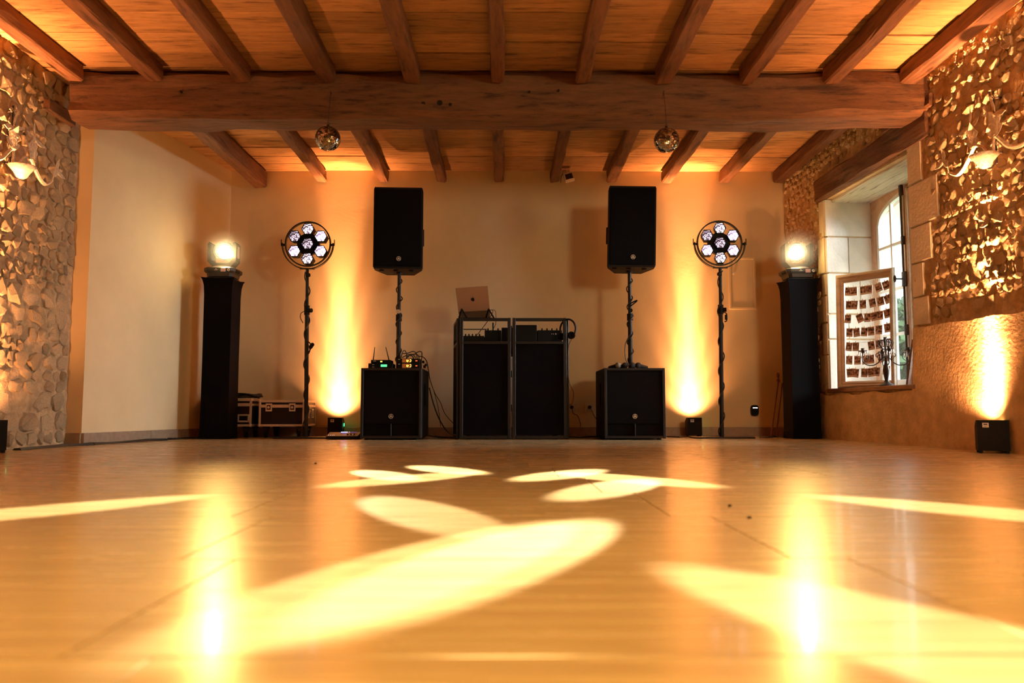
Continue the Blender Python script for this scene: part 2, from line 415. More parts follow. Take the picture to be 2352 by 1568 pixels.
# back wall
b = MB(); b.box((0, ROOM_B+.15, 1.4), (7.2, .3, 3.0)); wb = structure(b.build('wall_back', M_plaster)); wb['label'] = 'smooth plastered wall behind the stage gear'
b = MB()
for k, (a, c) in enumerate(((-2.83, -1.7), (-1.698, -.5), (-.498, .7), (.702, 1.9), (1.902, 2.86))): b.box(((a+c)/2, 8.09, .044), (c-a, .018, .088), .002)
structure(b.build('baseboard_back', M_base))
# left: rear wall of the recess, plastered, with its return facing the room
b = MB()
P = [(-3.185, 6.12), (-3.6, 6.12), (-3.6, 8.3), (-2.8, 8.3), (-2.8, 8.1)]
b.ring_loft([[Vector((x, y, 0)) for x, y in P], [Vector((x, y, 2.72)) for x, y in P]])
wr = structure(b.build('wall_left_recess', M_plaster)); wr['label'] = 'pale plastered left wall behind the stone pier'
d = Vector((.37, 1.98, 0)).normalized(); nrm = Vector((d.y, -d.x, 0)); b = MB(); ang = math.atan2(d.y, d.x)
p = Vector((-3.18, 6.12, 0))
for a, c in ((0, .82), (.822, 1.64), (1.642, 2.0)):
    q = p+d*((a+c)/2)+nrm*.008; b.box((q.x, q.y, .044), (c-a, .018, .088), .002, RZ(ang))
b.box((-3.247, 6.111, .044), (.124, .018, .088), .002)
structure(b.build('baseboard_left', M_base))
# walls out of view
b = MB(); b.box((.1, ROOM_F-.15, 1.4), (7.6, .3, 3.0)); structure(b.build('wall_front', M_plaster))

# ---- stone walls
SR = random.Random(21)
def stone_mesh(k):
    r = random.Random(100+k); n = r.choice((8, 9, 10, 11)); m = MB(); out = []; mid = []; a0 = r.uniform(0, 6.28)
    for i in range(n):
        a = a0+2*math.pi*(i+r.uniform(-.28, .28))/n
        ca, sa = math.cos(a), math.sin(a)
        e = 1/(abs(ca)**3.2+abs(sa)**3.2)**(1/3.2)*r.uniform(.40, .52)
        out.append(Vector((ca*e, 0, sa*e))); h = r.uniform(.6, 1.); q = r.uniform(.66, .9)
        mid.append(Vector((ca*e*q+r.uniform(-.03, .03), h, sa*e*q+r.uniform(-.03, .03))))
    back = [v+Vector((0, -.8, 0)) for v in out]
    m.ring_loft([back, out, mid], False)
    c = m.bm.verts.new((r.uniform(-.12, .12), r.uniform(.8, 1.15), r.uniform(-.15, .15)))
    m.bm.verts.ensure_lookup_table(); vs = m.bm.verts[2*n:3*n]
    for i in range(n): m.bm.faces.new((vs[i], vs[(i+1) % n], c))
    m.bm.faces.new([m.bm.verts[i] for i in range(n)][::-1])
    bmesh.ops.recalc_face_normals(m.bm, faces=m.bm.faces[:])
    me = bpy.data.meshes.new('stone'); m.bm.to_mesh(me); m.bm.free(); me.materials.append(M_stone); return me
STONES = [stone_mesh(k) for k in range(16)]
def lay_stones(parent, sgn, u0, u1, z0, z1, inside, limit, hmin, hmax, dep, r, big=None):
    """courses of rubble stones; sgn gives the side the wall faces (local y); returns what is past the limit"""
    spots = []; z = z0
    while z < z1-.03:
        h = r.uniform(hmin, hmax)
        if big and z < big: h *= 1.3
        u = u0+r.uniform(-.05, .02)
        while u < u1:
            wd = h*r.uniform(.75, 1.7); uc, zc = u+wd/2, z+h/2+r.uniform(-.2, .2)*h*.4
            if inside(uc, zc, wd, h) and r.random() > .07: spots.append((uc, zc, wd, h))
            u += wd*r.uniform(.92, 1.12)
        z += h*.93
    return spots
def place_stones(parent, sgn, spots, dep, r):
    for uc, zc, wd, h in spots:
        o = bpy.data.objects.new('stone', r.choice(STONES)); COL.objects.link(o); o.parent = parent
        o.location = (uc, 0, zc); o.rotation_euler = (0, r.uniform(-.35, .35), 0 if sgn > 0 else math.pi)
        o.scale = (wd*1.10, r.uniform(*dep), h*1.12)
def stuff_stones(parent, sgn, spots, dep, r, name='small_stones'):
    if not spots: return
    bm = bmesh.new()
    for uc, zc, wd, h in spots:
        me = r.choice(STONES); n0 = len(bm.verts); bm.from_mesh(me); bm.verts.ensure_lookup_table()
        mt = Matrix.Translation((uc, 0, zc)) @ Matrix.Rotation(0 if sgn > 0 else math.pi, 4, 'Z') @ Matrix.Rotation(r.uniform(-.35, .35), 4, 'Y') @ Matrix.Diagonal((wd, r.uniform(*dep), h, 1))
        for v in bm.verts[n0:]: v.co = mt @ v.co
    me = bpy.data.meshes.new(name); bm.to_mesh(me); bm.free(); me.materials.append(M_stone)
    o = bpy.data.objects.new(name, me); COL.objects.link(o); o.parent = parent; o['kind'] = 'stuff'
def mortar(parent, sgn, u0, u1, z0, z1, step, amp, hole=None, name='mortar', mat=None, off=0.):
    nu, nz = int((u1-u0)/step), int((z1-z0)/step); bm = bmesh.new(); V = {}
    for i in range(nu+1):
        for j in range(nz+1):
            u = u0+(u1-u0)*i/nu; z = z0+(z1-z0)*j/nz
            dy = noise.noise(Vector((u*7, z*7, 3.3)))*amp+noise.noise(Vector((u*19, z*19, 8.3)))*amp*.6
            V[i, j] = bm.verts.new((u, sgn*(off+dy), z))
    for i in range(nu):
        for j in range(nz):
            uc = u0+(u1-u0)*(i+.5)/nu; zc = z0+(z1-z0)*(j+.5)/nz
            if hole and hole(uc, zc): continue
            f = bm.faces.new((V[i, j], V[i+1, j], V[i+1, j+1], V[i, j+1])); f.smooth = True
    me = bpy.data.meshes.new(name); bm.to_mesh(me); bm.free(); me.materials.append(mat or M_mortar)
    o = bpy.data.objects.new(name, me); COL.objects.link(o); o.parent = parent; return o

# left stone wall: local x runs towards the camera, local y points into the room
b = MB(); L = 6.12-ROOM_F; b.box((L/2, -.21, 1.36), (L, .4, 2.72))
wl = structure(b.build('wall_left', M_mortar)); wl.location = (LX, 6.12, 0); wl.rotation_euler = (0, 0, -math.pi/2); wl['label'] = 'rubble stone wall on the left'
mortar(wl, 1, 0.0, 3.2, 0, 2.70, .022, .012, off=.008)
sp = lay_stones(wl, 1, .03, 1.5, .02, 2.68, lambda u, z, a, h: u+a*.45 < 1.5 and u-a*.4 > .0, 300, .062, .118, None, SR, big=1.1)
sp.sort(key=lambda s: -s[2]*s[3])
place_stones(wl, 1, sp[:300], (.016, .032), SR)
rest = sp[300:]+lay_stones(wl, 1, 1.5, 3.2, .02, 2.68, lambda u, z, a, h: True, 0, .09, .15, None, SR)
stuff_stones(wl, 1, rest, (.018, .034), SR)

# right wall with the window opening; local x runs towards the camera, local -y points into the room
O0, O1, OZ0, OZ1 = .865, 2.235, .43, 2.185
RL = 8.1-ROOM_F+.05; TH = .50
b = MB()
b.box((O0/2-.1, TH/2+.012, 1.36), (O0+.2, TH, 2.72)); b.box(((O1+RL)/2, TH/2+.012, 1.36), (RL-O1, TH, 2.72))
b.box(((O0+O1)/2, TH/2+.012, OZ0/2), (O1-O0, TH, OZ0)); b.box(((O0+O1)/2, TH/2+.012, (OZ1+2.72)/2), (O1-O0, TH, 2.72-OZ1))
wrt = structure(b.build('wall_right', M_rough)); wrt.location = (wx(8.1), 8.1, 0); wrt.rotation_euler = (0, 0, RW_ANG); wrt['label'] = 'rubble stone wall on the right with the window'
hole = lambda u, z: O0-.01 < u < O1+.01 and OZ0-.01 < z < OZ1+.01
mortar(wrt, -1, 0, 5.6, 0, 2.70, .025, .016, hole, off=.008)
# thicker lime render on the lower wall, with a broken upper edge
bm = bmesh.new(); us = [i*.04 for i in range(0, 141)]; top = []; 
def rend_top(u):
    t = .40 if u < O1+.0 else .80
    if u >= O1: t = .86-.02*(u-O1)
    return t+noise.noise(Vector((u*4, 1.1, 2)))*.022+noise.noise(Vector((u*15, 5.1, 2)))*.008
rows = []
for u in us:
    tz = rend_top(u)
    rows.append([bm.verts.new((u, -.030+noise.noise(Vector((u*3, k*.5, 7)))*.006, tz*k/8)) for k in range(9)]+[bm.verts.new((u, .01, tz+.004))])
for a, c in zip(rows[:-1], rows[1:]):
    for k in range(9): bm.faces.new((a[k], c[k], c[k+1], a[k+1])).smooth = k < 7
me = bpy.data.meshes.new('render_coat'); bm.to_mesh(me); bm.free(); me.materials.append(M_rough)
o = bpy.data.objects.new('render_coat', me); COL.objects.link(o); o.parent = wrt
# dressed blocks round the opening (faces flush with the room, a little proud)
def ash(u0, u1, z0, z1, d=.02, mat=None, n0=None, n1=None, jig=0.):
    t = MB(); n0_ = -d if n0 is None else n0; n1_ = .05 if n1 is None else n1
    t.box((0, 0, 0), (u1-u0-.006, n1_-n0_, z1-z0-.008), .006, seg=2)
    o = t.build('ashlar_block', mat or M_ashlar, wrt, ((u0+u1)/2, (n0_+n1_)/2, (z0+z1)/2)); return o
QR = random.Random(9)
for (a, c, z0, z1) in ((O1, 2.60, 1.60, 1.92), (O1, 2.42, 1.92, 2.235), (O1, 2.50, 1.33, 1.60), (O1, 2.39, 1.08, 1.33), (O1, 2.44, .87, 1.08)): ash(a, c, z0, z1, .022)
for (a, c, z0, z1) in ((.76, O0, 1.84, 2.185), (.72, O0, 1.50, 1.84), (.78, O0, 1.30, 1.50), (.60, O0, 1.05, 1.30), (.76, O0, .76, 1.05), (.70, O0, .42, .76)): ash(a, c, z0, z1, .018)
# reveal blocks of the far jamb (seen lit by the window)
def rev(n0, n1, z0, z1):
    t = MB(); t.box((0, 0, 0), (.02, n1-n0-.007, z1-z0-.008), .004)
    t.build('reveal_block', M_ashlar_pale, wrt, (O0+.002, (n0+n1)/2, (z0+z1)/2))
for (a, c, z0, z1) in ((-.012, .44, 1.84, 2.185), (-.012, .20, 1.505, 1.835), (.20, .44, 1.505, 1.835), (-.012, .30, 1.13, 1.50), (.30, .44, 1.13, 1.50),
                       (-.012, .18, .90, 1.125), (.18, .44, .90, 1.125), (-.012, .44, .43, .895)): rev(a, c, z0, z1)
# lintel over the opening, its pale weathered soffit, and the bearing plate under the beam
t = rough_bar(1.78, .13, .215, 'X', .016, 55, 24); li = t.build('lintel', M_beam, wrt, (1.635, .022, 2.305)); li.rotation_euler = (0, -.028, 0)
t = rough_bar(1.42, .40, .06, 'X', .006, 57, 24); t.build('lintel_soffit', M_white_wood, wrt, (1.55, .255, 2.197)).rotation_euler = (0, -.015, 0)
t = rough_bar(.62, .10, .09, 'X', .008, 58, 10); t.build('bearing_plate', M_beam, wrt, (2.28, .0, 2.455))
# stones on the right wall
def inside_r(u, z, a, h):
    if z-h*.4 < (.90 if u > O1 else .45): return False
    if O0-.10 < u+a*.4 and u-a*.4 < O1+.02 and z+h*.5 > .4 and z-h*.5 < 2.42: return False
    if u > 2.0 and u-a*.5 < 2.50 and z < 2.46 and u < 2.62+a*.2 and (z < 2.25): 
        return u-a*.5 > (2.61 if 1.58 < z < 1.94 else 2.45)
    return u < 5.4
s1 = lay_stones(wrt, -1, .04, .80, .5, 2.64, inside_r, 0, .05, .08, None, SR)
s1b = lay_stones(wrt, -1, .80, 2.45, 2.44, 2.66, inside_r, 0, .05, .08, None, SR)
s2 = lay_stones(wrt, -1, 2.40, 3.75, .90, 2.68, inside_r, 0, .05, .088, None, SR)
s2.sort(key=lambda s: -s[2]*s[3])
n2 = min(len(s2), 290)
place_stones(wrt, -1, s2[:n2], (.012, .027), SR); place_stones(wrt, -1, (s1b+s1)[:300-n2], (.008, .018), SR)
stuff_stones(wrt, -1, s2[n2:]+(s1b+s1)[300-n2:]+lay_stones(wrt, -1, 3.75, 5.4, .90, 2.68, lambda u, z, a, h: True, 0, .09, .15, None, SR), (.01, .03), SR)
# floating wood insert in the left wall beside the beam
t = MB(); t.box((0, 0, 0), (.36, .09, .085), .006, RY(0)); t.build('timber_insert', M_beam, wl, (.34, .02, 2.435))

# ------------------------------------------------------------------ window
wn = MB(); FN = .42
def frame_poly(m, pts, n0, n1):         # polygon in (u,z) extruded through n
    m.ring_loft([[Vector((u, n0, z)) for u, z in pts], [Vector((u, n1, z)) for u, z in pts]])
CU = 1.45; AW = .50; AZ = 1.90; AR = .235
def arch(u, off=0.):
    t = max(-1, min(1, (u-CU)/(AW+off))); return AZ+(AR+off)*math.sqrt(max(0, 1-t*t))
# fixed frame with the arched spandrels
NS = 24
for s in range(NS):
    u0 = CU-AW+2*AW*s/NS; u1 = CU-AW+2*AW*(s+1)/NS
    frame_poly(wn, [(u0, arch(u0)), (u1, arch(u1)), (u1, 2.26), (u0, 2.26)], FN, FN+.05)
frame_poly(wn, [(.85, .43), (CU-AW, .43), (CU-AW, 2.26), (.85, 2.26)], FN, FN+.05)
frame_poly(wn, [(CU+AW, .43), (2.25, .43), (2.25, 2.26), (CU+AW, 2.26)], FN, FN+.05)
win = structure(wn.build('window_1', M_winwood)); win.location = wrt.location; win.rotation_euler = wrt.rotation_euler; win['label'] = 'arched casement window in the right wall'
def wbox(name, u0, u1, n0, n1, z0, z1, mat, bev=.002, par=None):
    t = MB(); t.box((0, 0, 0), (u1-u0, n1-n0, z1-z0), bev); return t.build(name, mat, par or win, ((u0+u1)/2, (n0+n1)/2, (z0+z1)/2))
for side in (-1, 1):
    e0, e1 = (CU-AW, CU-.035) if side < 0 else (CU+.035, CU+AW)
    sash = MB(); mm = 14
    inner = (e0+.03, e1) if side < 0 else (e0, e1-.03)
    for s in range(mm):                 # arched head of the sash
        a = e0+(e1-e0)*s/mm; c = e0+(e1-e0)*(s+1)/mm
        frame_poly(sash, [(a, arch(a, -.035)), (c, arch(c, -.035)), (c, arch(c)), (a, arch(a))], FN+.008, FN+.046)
    so = e0 if side < 0 else e1-.035
    sash.box((so+.0175, FN+.027, 1.18), (.035, .038, 1.46), .003)
    si = e1-.03 if side < 0 else e0
    sash.box((si+.015, FN+.027, 1.28), (.03, .038, 1.66), .003)
    sash.box(((e0+e1)/2, FN+.027, .485), (e1-e0, .038, .07), .003)
    so_ = sash.build('sash', M_winwhite, win)
    um = (e0+e1)/2
    wbox('muntin', um-.012, um+.012, FN+.012, FN+.04, .52, arch(um, -.03), M_winwhite, par=so_)
    for zz in (1.70, 1.31, .915): wbox('muntin', e0+.03, e1-.03, FN+.012, FN+.04, zz-.012, zz+.012, M_winwhite, par=so_)
    cols = [(e0+.03, um-.012), (um+.012, e1-.03)]
    for c0, c1 in cols:
        for z0, z1 in ((.52, .903), (.927, 1.298), (1.322, 1.688)): wbox('pane', c0, c1, FN+.024, FN+.028, z0, z1, M_glass, 0, so_)
        tp = MB(); k = 5; pts = [(c0, 1.712), (c1, 1.712)]+[(c1+(c0-c1)*i/k, arch(c1+(c0-c1)*i/k, -.03)) for i in range(k+1)]
        frame_poly(tp, pts, FN+.024, FN+.028); tp.build('pane', M_glass, so_)
wbox('meeting_stile', CU-.042, CU+.042, FN-.018, FN+.05, .45, 2.13, M_winwood, .004)
t = MB(); ur, nr = CU-.008, FN-.036
t.cyl((ur, nr, .50), (ur, nr, 2.14), .009, n=8)
for zz, hh, rr in ((2.12, .05, .018), (1.69, .04, .015), (1.36, .07, .024), (.93, .05, .016)): t.box((ur, nr+.006, zz), (rr*1.6, .03, hh*1.8), .004)
bolt = t.build('cremone_bolt', M_darkiron, win)
t = MB(); t.cyl((ur, nr-.01, 1.36), (ur-.0, nr-.07, 1.36), .007, n=8); t.sphere((ur, nr-.08, 1.36), .02, 12, 8, (1, .6, 1.6)); t.build('handle', M_darkiron, bolt)
# outer arched stone reveal and the ground, hedge and pale wall outside
t = MB()
for s in range(NS):
    u0 = CU-.74+1.48*s/NS; u1 = CU-.74+1.48*(s+1)/NS
    def oa(u): return 1.86+.25*math.sqrt(max(0, 1-((u-CU)/.74)**2))
    frame_poly(t, [(u0, oa(u0)), (u1, oa(u1)), (u1, 2.72), (u0, 2.72)], .54, .72)
frame_poly(t, [(.4, 0), (CU-.74, 0), (CU-.74, 2.72), (.4, 2.72)], .54, .72); frame_poly(t, [(CU+.74, 0), (2.7, 0), (2.7, 2.72), (CU+.74, 2.72)], .54, .72)
t.box((CU, .62, .22), (1.48, .18, .44)); 
o = t.build('outer_reveal', M_ashlar_pale, wrt)
# sill board
t = MB(); t.box((0, 0, 0), (O1-O0+.03, .47, .035), .004); sl = structure(t.build('trim_1', M_sill)); sl['label'] = 'dark window sill board'
sl.location = rw((O0+O1)/2, .20, .432); sl.rotation_euler = (0, 0, RW_ANG)
M_green = simple('garden_ground', (.12, .16, .06), .9, var=.3, bscale=3)
t = MB(); t.box((13.6, 12, -.35), (19, 26, .1)); structure(t.build('ground', M_green))
M_leaf = simple('hedge_leaf', (.07, .12, .045), .6, var=.3, bscale=4)
hr = random.Random(4); t = MB()
for k in range(2600):
    a = hr.uniform(0, 6.28); zz = hr.random()**.8*2.4; rad = .9*math.sqrt(hr.random())*(1.1-.3*zz/2.4)
    c = Vector((7.0+rad*math.cos(a)*1.2, 14.2+rad*math.sin(a)*1.6, -.25+zz)); s = hr.uniform(.09, .17)
    e1 = Vector((hr.uniform(-1, 1), hr.uniform(-1, 1), hr.uniform(-1, 1))).normalized()*s; e2 = e1.orthogonal().normalized()*s*.5
    vs = [t.bm.verts.new(c-e1), t.bm.verts.new(c+e2), t.bm.verts.new(c+e1), t.bm.verts.new(c-e2)]; t.bm.faces.new(vs)
hd = thing('garden_shrub', (7.0, 14.2, -.3), 'leafy green shrub outside behind the window glass', 'shrub')
o = t.build('foliage', M_leaf, hd, normals=False); o['kind'] = 'stuff'; o.matrix_parent_inverse = Matrix.Translation((-7.0, -14.2, .3))
t = MB(); t.cyl((0, 0, -.02), (0, 0, 1.6), .06, .03, 8); t.build('trunk', M_joist, hd)

# ------------------------------------------------------------------ wall fittings on the back wall
wd_ = thing('access_hatch', (2.40, 8.099, 1.545), 'flush plastered access hatch on back wall beside right hexagon light', 'hatch')
a, c = at(1672, 590, 8.1), at(1737, 710, 8.1); W_, H_ = c.x-a.x, a.z-c.z
wd_.location = ((a.x+c.x)/2, 8.098, (a.z+c.z)/2)
t = MB(); 
for s in (-1, 1): t.box((s*(W_/2-.012), -.004, 0), (.024, .012, H_), .002); t.box((0, -.004, s*(H_/2-.012)), (W_-.048, .012, .024), .002)
t.build('hatch_frame', M_plaster, wd_)
t = MB(); t.box((0, -.001, 0), (W_-.054, .006, H_-.054), .001); t.build('hatch_door', M_plaster, wd_)
t = MB(); t.cyl((-W_/2+.055, -.004, .1), (-W_/2+.055, -.012, .1), .012, n=12); t.build('latch', M_label, wd_)
def socket(px, py, lab):
    p = at(px, py, 8.1); s = thing('wall_socket', (p.x, 8.098, p.z), lab, 'socket', group=None)
    t = MB(); t.box((0, -.004, 0), (.082, .012, .082), .004); t.build('cover_plate', M_sockets, s)
    t = MB(); t.cyl((0, -.0105, 0), (0, -.012, 0), .022, n=16); t.build('socket_face', M_label, s); return s, p
def plug(p, pts, lab, nm='power_cable', r=.0035):
    q = thing(nm, (p.x, 8.084, p.z), lab, 'cable')
    t = MB(); t.cyl((0, 0, 0), (0, -.04, 0), .019, .015, 14); t.build('plug', M_black, q)
    t = MB(); t.tube([Vector(v)-Vector((p.x, 8.084, p.z)) for v in pts], r, 6); t.build('cord', M_cable, q)
s, p1 = socket(1313, 935, 'white wall socket with black plug right beside the booth')
plug(p1, [p1+Vector((0, -.055, 0)), p1+Vector((.01, -.06, -.06)), at(1327, 955, 8.0), at(1333, 975, 7.95), at(1328, 990, 7.9), at(1311, 999, 7.8), at(1290, 1002, 7.75)], 'black power cord curling down from socket beside the booth')
s, p2 = socket(1354, 935, 'white wall socket half beside the right subwoofer')
plug(p2, [p2+Vector((0, -.055, 0)), at(1360, 945, 8.0), at(1366, 957, 7.95), at(1380, 975, 7.9), at(1392, 1000, 7.85)], 'black power cord running behind the right subwoofer')
p = at(1732, 942, 8.1); s = thing('wall_switch_box', (p.x, 8.098, p.z), 'small black oval wall unit with four white indicator lights', 'electrical unit')
t = MB(); prof = []
for k in range(20):
    a_ = 2*math.pi*k/20; ca, sa = math.cos(a_), math.sin(a_); prof.append((.037*abs(ca)**.6*(1 if ca > 0 else -1), .054*abs(sa)**.6*(1 if sa > 0 else -1)))
t.prism(prof, -.035); t.build('housing', M_black, s)
M_wled = emis('white_indicator', (1, .95, .9), 6)
for k in range(4): t = MB(); t.box((-.018+k*.0125, -.036, .025), (.007, .003, .007)); t.build('indicator_light', M_wled, s)
# emergency floodlight at the end of a joist
p = at(1307, 408, 7.95); s = thing('small_floodlight', (p.x, p.y, p.z), 'small pale square floodlight fixed to a joist end above the booth', 'lamp')
t = MB(); t.box((0, 0, 0), (.10, .05, .085), .008, RY(-.25) @ RX(-.3)); t.build('housing', M_lampwhite, s)
t = MB()
rt = RY(-.25) @ RX(-.3)
for sx in (-1, 1): t.box(rt @ Vector((sx*.042, -.028, 0)), (.008, .01, .085), .001, rt); t.box(rt @ Vector((0, -.028, sx*.037)), (.09, .01, .008), .001, rt)
t.build('bezel', M_sockets, s)
t = MB(); t.box(rt @ Vector((0, -.024, 0)), (.07, .004, .06), 0, rt); t.build('lamp_glass', M_darkiron, s)
t = MB(); t.box((0, .02, .06), (.02, .05, .05), .003); t.box((-.045, .01, .055), (.05, .05, .045), .01); t.build('bracket', M_lampwhite, s)
t = MB(); t.tube([(-.04, 0, .05), (-.075, -.01, .02), (-.085, 0, -.05)], .003, 5); t.build('cord', M_cable, s)

# ------------------------------------------------------------------ the round Y-shaped maker's badge used on the speakers
def badge(parent, c, r, y):
    t = MB(); t.torus((c[0], y, c[1]), r, r*.1, 28, 5)
    for k in range(3):
        a = math.pi/2+k*2*math.pi/3; u = Vector((math.cos(a), 0, math.sin(a))); v = Vector((-u.z, 0, u.x)); o = Vector((c[0], y, c[1]))
        t.tube([o-u*r*.5, o+u*r*.9], r*.06, 4, 1)
        for s_ in (-1, 1): t.tube([o+u*r*.15+v*s_*.06*r, o+u*r*.35+v*s_*.26*r, o+u*r*.85+v*s_*.30*r], r*.07, 4, 2)
    t.sphere((c[0], y, c[1]), r*.2, 8, 6, (1, .4, 1)); t.build('badge', M_logo, parent)

# ------------------------------------------------------------------ subwoofers
def subwoofer(px0, px1, lab):
    a, c = flr(px0, 1010), flr(px1, 1010); Wd = c.x-a.x; Hh = .628; Dp = .66; Yf = a.y
    s = thing('subwoofer', ((a.x+c.x)/2, Yf, 0), lab, 'speaker', group='subwoofers under the loudspeakers')
    t = MB(); z0 = .012
    t.box((0, Dp/2+.02, (Hh+z0)/2), (Wd, Dp-.04, Hh-z0), .006)
    t.mi = 1
    for sx in (-1, 1): t.box((sx*(Wd/2-.012), .012, (Hh+z0)/2), (.024, .03, Hh-z0), .003)
    for zz in (z0+.012, Hh-.011): t.box((0, .012, zz), (Wd-.048, .03, .022), .003)
    t.build('cabinet', [M_cab, M_cabedge], s)
    t = MB(); t.box((0, .012, .373), (Wd-.05, .012, .465), .003); t.build('grille', M_grille, s)
    for sx in (-1, 1):
        t = MB(); w2 = (Wd-.066)/2; t.box((sx*(w2/2+.008), .018, .083), (w2, .004, .11)); t.build('bass_port', M_grille, s)
    t = MB(); t.box((0, .006, .083), (.012, .02, .115), .002); t.build('port_divider', M_cabedge, s)
    badge(s, (0, .205), .019, .004)
    for sx in (-1, 1):
        t = MB(); t.box((sx*(Wd/2+.001), .28, .40), (.006, .07, .20), .002); t.build('side_handle', M_grille, s)
    for sx in (-1, 1):
        for sy in (.05, Dp-.05):
            t = MB(); t.cyl((sx*(Wd/2-.05), sy, 0), (sx*(Wd/2-.05), sy, .014), .02, n=12); t.build('rubber_foot', M_black, s)
    t = MB(); t.cyl((0, .34, Hh-.001), (0, .34, Hh+.012), .045, .04, 20); t.build('pole_socket', M_metal, s)
    return s, Wd, Hh, Yf
subL, SWL, SH, SYL = subwoofer(827, 967, 'left black subwoofer carrying wireless receivers')
subR, SWR, SH, SYR = subwoofer(1389, 1530, 'right black subwoofer carrying four microphones')

def loudspeaker(px0, px1, ptop, pbot, Yf, tilt, rz, lab):
    a, c = at(px0, ptop, Yf), at(px1, pbot, Yf); Wd = c.x-a.x; Hh = a.z-c.z
    s = thing('loudspeaker', ((a.x+c.x)/2, Yf+.2, c.z), lab, 'speaker', rz, 'loudspeakers on poles')
    s.rotation_euler = (0, tilt, rz)
    # plan: wide front, flanks tapering to the back
    pl = [(-Wd/2, -.2), (Wd/2, -.2), (Wd/2, -.10), (Wd*.30, .17), (-Wd*.30, .17), (-Wd/2, -.10)]
    def ring(k, z, ox=0): return [Vector((x*k, y*(1 if y < 0 else k), z)) for x, y in pl]
    t = MB(); t.ring_loft([ring(.965, 0), ring(1, .02), ring(1, Hh-.02), ring(.965, Hh)]); t.build('cabinet', M_cab, s)
    t = MB(); t.box((0, -.203, Hh/2), (Wd-.028, .014, Hh-.04), .005, seg=2); t.build('grille', M_grille, s)
    badge(s, (.01, .09), .019, -.213)
    for sx in (-1, 1):
        t = MB(); t.box((sx*(Wd*.42), .005, Hh*.45), (.012, .12, .16), .004, RZ(-sx*.62)); t.build('side_handle', M_black, s)
    for x in (-.15, -.02, .12):
        t = MB(); t.box((x, -.12, -.006), (.04, .05, .014), .003); t.build('rubber_foot', M_black, s)
    t = MB(); t.cyl((0, 0, -.02), (0, 0, .01), .03, n=16); t.build('pole_cup', M_metal, s)
    return s
spL = loudspeaker(857, 967, 430, 617, 7.2, 0, .05, 'black loudspeaker on pole, left of the booth')
spR = loudspeaker(1397, 1508, 427, 613, 7.2, .026, -.05, 'black loudspeaker on pole, right of the booth')
def speaker_pole(s, sub, SY, lab, seed):
    base = Vector((s.location.x, SY+.34, SH+.012)); r = random.Random(seed)
    top = Vector((s.location.x, s.location.y, s.location.z-.02))
    base.x = top.x; base.y = top.y if abs(top.y-base.y) < .1 else base.y
    q = thing('speaker_pole', base, lab, 'pole'); L = top-base
    t = MB(); t.cyl((0, 0, 0), L*.55, .021, n=16); t.build('lower_tube', M_metal, q)
    t = MB(); t.cyl(L*.52, L, .017, n=16); t.build('upper_tube', M_metal, q)
    t = MB(); t.cyl(L*.50, L*.57, .028, n=16); t.build('clamp_collar', M_black, q)
    t = MB(); t.cyl(L*.6+Vector((0, -.02, 0)), L*.6+Vector((0, -.045, 0)), .019, n=14); t.build('clamp_knob', M_chrome if seed == 1 else M_black, q)
    t = MB(); pts = []
    for k in range(30):
        f = k/29; a = k*1.15; rad = .024+.007*r.random(); pts.append(L*f*.98+Vector((math.cos(a)*rad, math.sin(a)*rad, .0)))
    t.tube(pts, .0055, 6, 3); t.build('wound_cable', M_cable, q)
    if seed == 2:
        t = MB(); t.tube([L*.675+Vector((.0, -.016, 0)), L*.69+Vector((.05, -.03, .01)), L*.71+Vector((.06, -.03, -.01)), L*.655+Vector((.0, -.016, -.01))], .006, 6); t.build('locking_pin', M_black, q)
        t = MB(); t.tube([L*.36+Vector((0, -.03, 0)), L*.25+Vector((-.05, -.03, 0)), L*.1+Vector((-.05, -.03, 0)), L*.02+Vector((-.01, -.03, 0))], .004, 6); t.build('loose_cable', M_cable, q)
speaker_pole(spL, subL, SYL, 'black steel pole between left subwoofer and loudspeaker', 1)
speaker_pole(spR, subR, SYR, 'black steel pole between right subwoofer and loudspeaker', 2)

# ------------------------------------------------------------------ DJ booth
Yb = 7.17
x0, x1, xm = at(1046, 1000, Yb).x, at(1307, 1000, Yb).x, at(1175, 900, Yb).x
ZT = at(1175, 730, Yb).z; ZR = at(1175, 787, Yb).z
booth = thing('dj_booth', ((x0+x1)/2, Yb, 0), 'black folding booth screen with open upper windows in the middle', 'booth')
bx = booth.location.x
def panel(a, c, ang, ya=0.):
    L = c-a; q = bpy.data.objects.new('booth_panel', None)
    fr = MB(); p = .030
    for xx in (p/2, L-p/2): fr.box((xx, 0, ZT/2+.004), (p, p, ZT-.008), .003)
    for zz in (p/2+.006, ZR, ZT-p/2): fr.box((L/2, 0, zz), (L-2*p, p, p*.9 if zz != ZR else .026), .003)
    o = fr.build('panel_frame', M_metal, booth, (a-bx, ya, 0)); o.rotation_euler = (0, 0, ang)
    f = MB(); f.box((L/2, .002, (ZR+.03)/2), (L-2*p, .006, ZR-.045), .001); f.build('fabric_panel', M_lycra, o)
    for zz in (.25, .55, .95):
        h = MB(); h.cyl((L, 0, zz), (L, 0, zz+.06), .010, n=8); h.build('hinge', M_black, o)
    return o
panel(x0+.035, xm-.006, 0); panel(xm+.008, x1-.018, 0)
